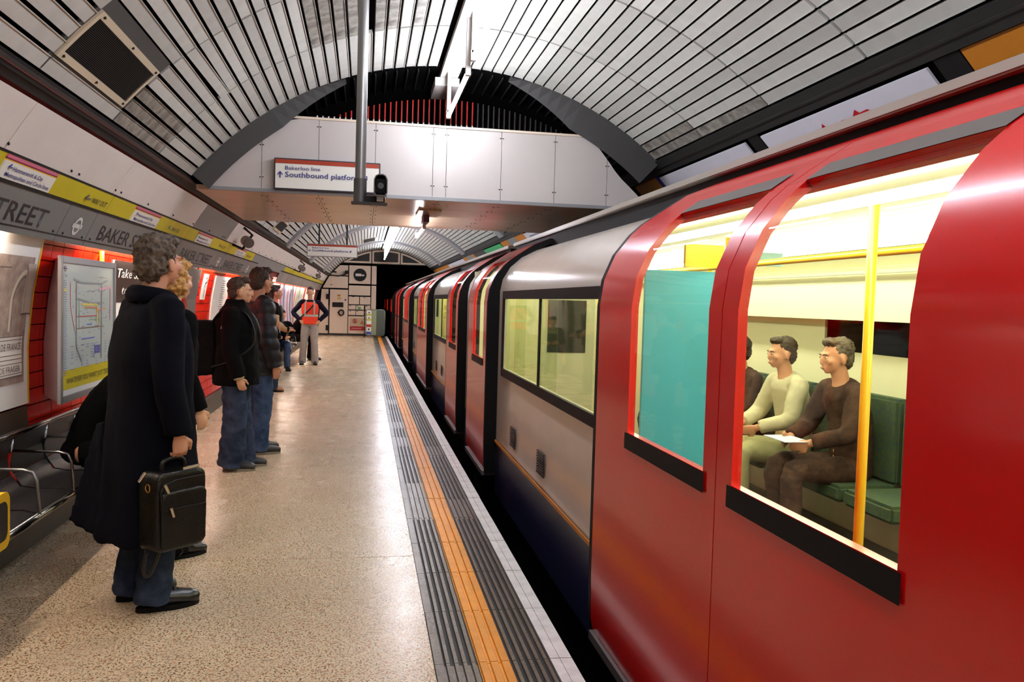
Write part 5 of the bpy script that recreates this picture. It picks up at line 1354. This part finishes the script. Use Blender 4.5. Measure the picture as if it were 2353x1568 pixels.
# --- man in the orange vest
s = 1.01
e = empty('person', (-1.25, 19.5, 0), yaw_to(.02, -1), 'man in an orange reflective vest and grey trousers, hands on hips', 'person')
J = stand(s, anL=(-.13, .02, .09), knL=(-.11, .03, .50), anR=(.15, -.02, .09), knR=(.12, .02, .50), elL=(-.37, -.06, 1.18), wrL=(-.205, .06, .995), elR=(.37, -.06, 1.18), wrR=(.205, .06, .995), head=(0, .03, 1.635))
b, M = body(e, J, M_SKIN2, hy=R(-4), hp=R(-4), s=s, voxel=.010, hands={'L': dict(d=V(.55, .35, -.7), n=V(.6, -.6, 0)), 'R': dict(d=V(-.55, .35, -.7), n=V(-.6, -.6, 0))})
hair(e, J['head'], M, M_HDK, s, rough=.003, voxel=.009)
face(e, J['head'], M, s)
mb = MB(); jacket(mb, J, [(0, 0, .93, .15, .11), (0, 0, 1.1, .155, .115), (0, 0, 1.3, .18, .125), (0, -.005, 1.39, .165, .10), (0, -.01, 1.45, .09, .08), (0, -.01, 1.49, .066, .068)], (.066, .058, .045)); fuse(mb, .013, 'jumper', mat('jumper_navy', (22, 22, 38), rough=.9, spec=.08), e, 2, folds(.004))
M_HV = mat('hivis_orange', (250, 62, 26), rough=.6); M_REFL = mat('reflective_grey', (190, 184, 174), rough=.4)
mb = MB()
SEC = [(0, .005, .93, .18, .14), (0, .005, .99, .178, .138), (0, .005, 1.10, .178, .14), (0, .005, 1.25, .195, .145), (0, 0, 1.37, .19, .13), (0, -.005, 1.44, .13, .10)]
mb.loft([(a, b_, c, d, f) for a, b_, c, d, f in SEC], 28)
fuse(mb, .012, 'vest', M_HV, e, 2, folds(.004))
mb = MB(); n = 28; z0, z1 = 1.105, 1.155; vs = []
for z in (z0, z1):
    for j in range(n): t = 2*math.pi*j/n; c, q = math.cos(t), math.sin(t); vs.append((.186*math.copysign(abs(c)**.9, c), .005+.149*math.copysign(abs(q)**.9, q), z))
mb.add(vs, [(k, (k+1) % n, n+(k+1) % n, n+k) for k in range(n)]).build('reflective_band', M_REFL, e, local=True)
for sx in (-1, 1):
    MB().tube([V(sx*.10, .148, 1.14), V(sx*.10, .150, 1.26), V(sx*.098, .132, 1.37), V(sx*.09, .08, 1.45), V(sx*.09, 0, 1.47)], .018, 8, 3, sq=.22, up=(0, 1, 0)).build('reflective_stripe', M_REFL, e, smooth=True, local=True)
MB().tube([V(-.13, .06, 1.455), V(-.05, .155, 1.33), V(.05, .165, 1.22), V(.18, .10, 1.10)], .016, 8, 3, sq=.3, up=(0, 1, 0)).build('bag_strap', M_BLACK, e, smooth=True, local=True)
mb = MB(); trousers(mb, J, (.098, .082, .082), .035, .95); fuse(mb, .013, 'trousers', mat('trouser_grey', (172, 160, 156), rough=.9, spec=.08, var=.2), e, 2, folds(.007, 9))
shoe(e, J['anL'], R(8), M_SHOE, 1.0); shoe(e, J['anR'], R(-8), M_SHOE, 1.0)

# --- seated figures on the far bench
seated((-1.82, 18.2, 0), yaw_to(.3, -1), 'seated person in blue jeans on the far bench, partly behind the standing woman', M_BLKJ, M_JEAN2, M_HDK, .98, lean=.5)
seated((-1.72, 20.9, 0), yaw_to(1, -.1), 'seated person in black leaning forward behind the man in the vest', M_BLKJ, M_BLKJ, M_HDK, 1.0, lean=.45)

# --- passengers inside the near carriage
M_OLV = mat('coat_olive', (178, 172, 132), rough=.9, spec=.08, var=.2); M_BRN = mat('coat_brown', (84, 62, 54), rough=.9, spec=.08, col2=(52, 40, 40), vscale=14)
M_CRM = mat('coat_cream', (214, 206, 176), rough=.9, spec=.08, var=.15)
seated((3.12, 6.35, .0), yaw_to(-1, -.1), 'dark-haired passenger in a brown patterned coat, seated farthest behind the door glass', M_BRN, M_BRN, M_HDK, .96, lean=.1, seat=.44, hy=0, shoes=False, face_=True)
seated((3.12, 5.62, .0), yaw_to(-1, 0), 'passenger in a cream coat seated in the middle behind the door glass', M_CRM, M_OLV, M_HBR, .98, lean=.1, shoes=False, face_=True)
e, J = seated((3.12, 4.88, .0), yaw_to(-1, 0), 'passenger in a brown coat holding white paper, seated nearest inside the train', M_BRN, M_BRN, M_HGR, 1.0, lean=.12, shoes=False, face_=True)
w = e.matrix_basis @ (J['wrL']+V(.12, .06, .02)) if False else (Matrix.Translation(e.location) @ Matrix.Rotation(e.rotation_euler.z, 4, 'Z') @ (J['wrL']+V(.12, .08, .01)))
tag(MB().box(w.x-.09, w.x+.09, w.y-.14, w.y+.14, w.z+.0, w.z+.004).build('newspaper', mat('paper_blue', (214, 220, 244), rough=.6)), 'white folded paper on the lap of the seated brown-coated passenger', 'newspaper')
seated((3.12, 8.0-.5, .0), yaw_to(-1, 0), 'passenger in dark clothes seated behind the first body window', M_BRN, M_JEAN, M_HDK, .97, lean=.1, shoes=False)

# ================================================================ BENCHES
def bench(y0, n, label, tint=None):
    e = empty('bench', (-1.8, y0, 0), 0, label, 'bench'); P = .505
    y1 = y0+n*P
    for k in range(n):
        a, b = y0+k*P+.015, y0+(k+1)*P-.015
        MB().tube([V(-1.93, a, .46), V(-1.86, a, .42), V(-1.70, a, .415), V(-1.64, a, .40)], .012, 6).tube([V(-1.93, b, .46), V(-1.86, b, .42), V(-1.70, b, .415), V(-1.64, b, .40)], .012, 6)
        st = MB(); pr = [(-1.945, .50), (-1.90, .435), (-1.82, .42), (-1.70, .42), (-1.64, .405), (-1.62, .375)]
        st.add([(x, y, z+d) for y in (a, b) for d in (0, -.012) for x, z in pr], [f for i in range(5) for f in ((i, i+1, 12+i+1, 12+i), (6+i, 18+i, 18+i+1, 6+i+1))]+[(0, 12, 18, 6), (5, 11, 23, 17)]+[f for i in range(5) for f in ((i, 6+i, 7+i, i+1), (12+i, 13+i, 19+i, 18+i))])
        st.build('seat', M_BENCH, e, ang=50)
        bk = MB(); bk.add([(x, y, z) for y in (a, b) for x, z in ((-1.95, .50), (-1.965, .60), (-1.935, .715), (-1.95, .715), (-1.98, .60), (-1.965, .50))],
                          [(0, 1, 7, 6), (1, 2, 8, 7), (2, 3, 9, 8), (3, 4, 10, 9), (4, 5, 11, 10), (5, 0, 6, 11), (0, 5, 4, 1), (1, 4, 3, 2), (6, 7, 10, 11), (7, 8, 9, 10)])
        bk.build('backrest', M_BENCH, e)
    MB().cyl((-1.935, y0, .73), (-1.935, y1, .73), .018, 12).build('top_rail', M_CHROME, e, smooth=True)
    MB().cyl((-1.63, y0, .385), (-1.63, y1, .385), .020, 12).build('front_rail', M_CHROME, e, smooth=True)
    for k in range(n+1):
        y = y0+k*P
        MB().tube([V(-1.95, y, .71), V(-1.955, y, .63), V(-1.95, y, .625)], .014, 8).tube([V(-1.95, y, .635), V(-1.70, y, .628), V(-1.655, y, .615), V(-1.635, y, .57), V(-1.62, y, .395)], [.0085]*5, 8).build('armrest', M_CHROME if k % 2 == 0 else M_STEEL, e, smooth=True)
        MB().tube([V(-1.955, y, .64), V(-1.97, y, .55), V(-1.93, y, .46)], .013, 8, 3).build('back_bracket', mat('bracket_red', (176, 20, 14), rough=.3) if k == 2 else M_BLACK, e, smooth=True)
    for y in (y0+.25, y1-.25):
        MB().box(-1.93, -1.70, y-.03, y+.03, .36, .41).box(-1.98, -1.88, y-.03, y+.03, .10, .41).build('leg', M_BLACK, e)
    MB().box(-1.98, -1.80, y0, y1, .33, .37).build('beam', M_BLACK, e)
    return e
bench(4.04, 5, 'black perforated metal bench with chrome arms at the near left')
bench(18.9, 7, 'metal bench far along the left wall near the man in the vest')
# yellow-edged object at the bench end
yb = empty('display_board', (-1.62, 4.1, .0), 0, 'yellow rounded panel with a dark middle at the left frame edge', 'board')
MB().bbox(-1.68, -1.60, 3.7, 4.13, .36, .62, .05, 0).build('yellow_rim', M_LYEL, yb)
MB().bbox(-1.604, -1.598, 3.74, 4.10, .40, .58, .04, 0).build('dark_middle', M_RAIL, yb)
MB().box(-1.66, -1.62, 3.85, 3.95, 0, .37).build('stand', M_BLACK, yb)
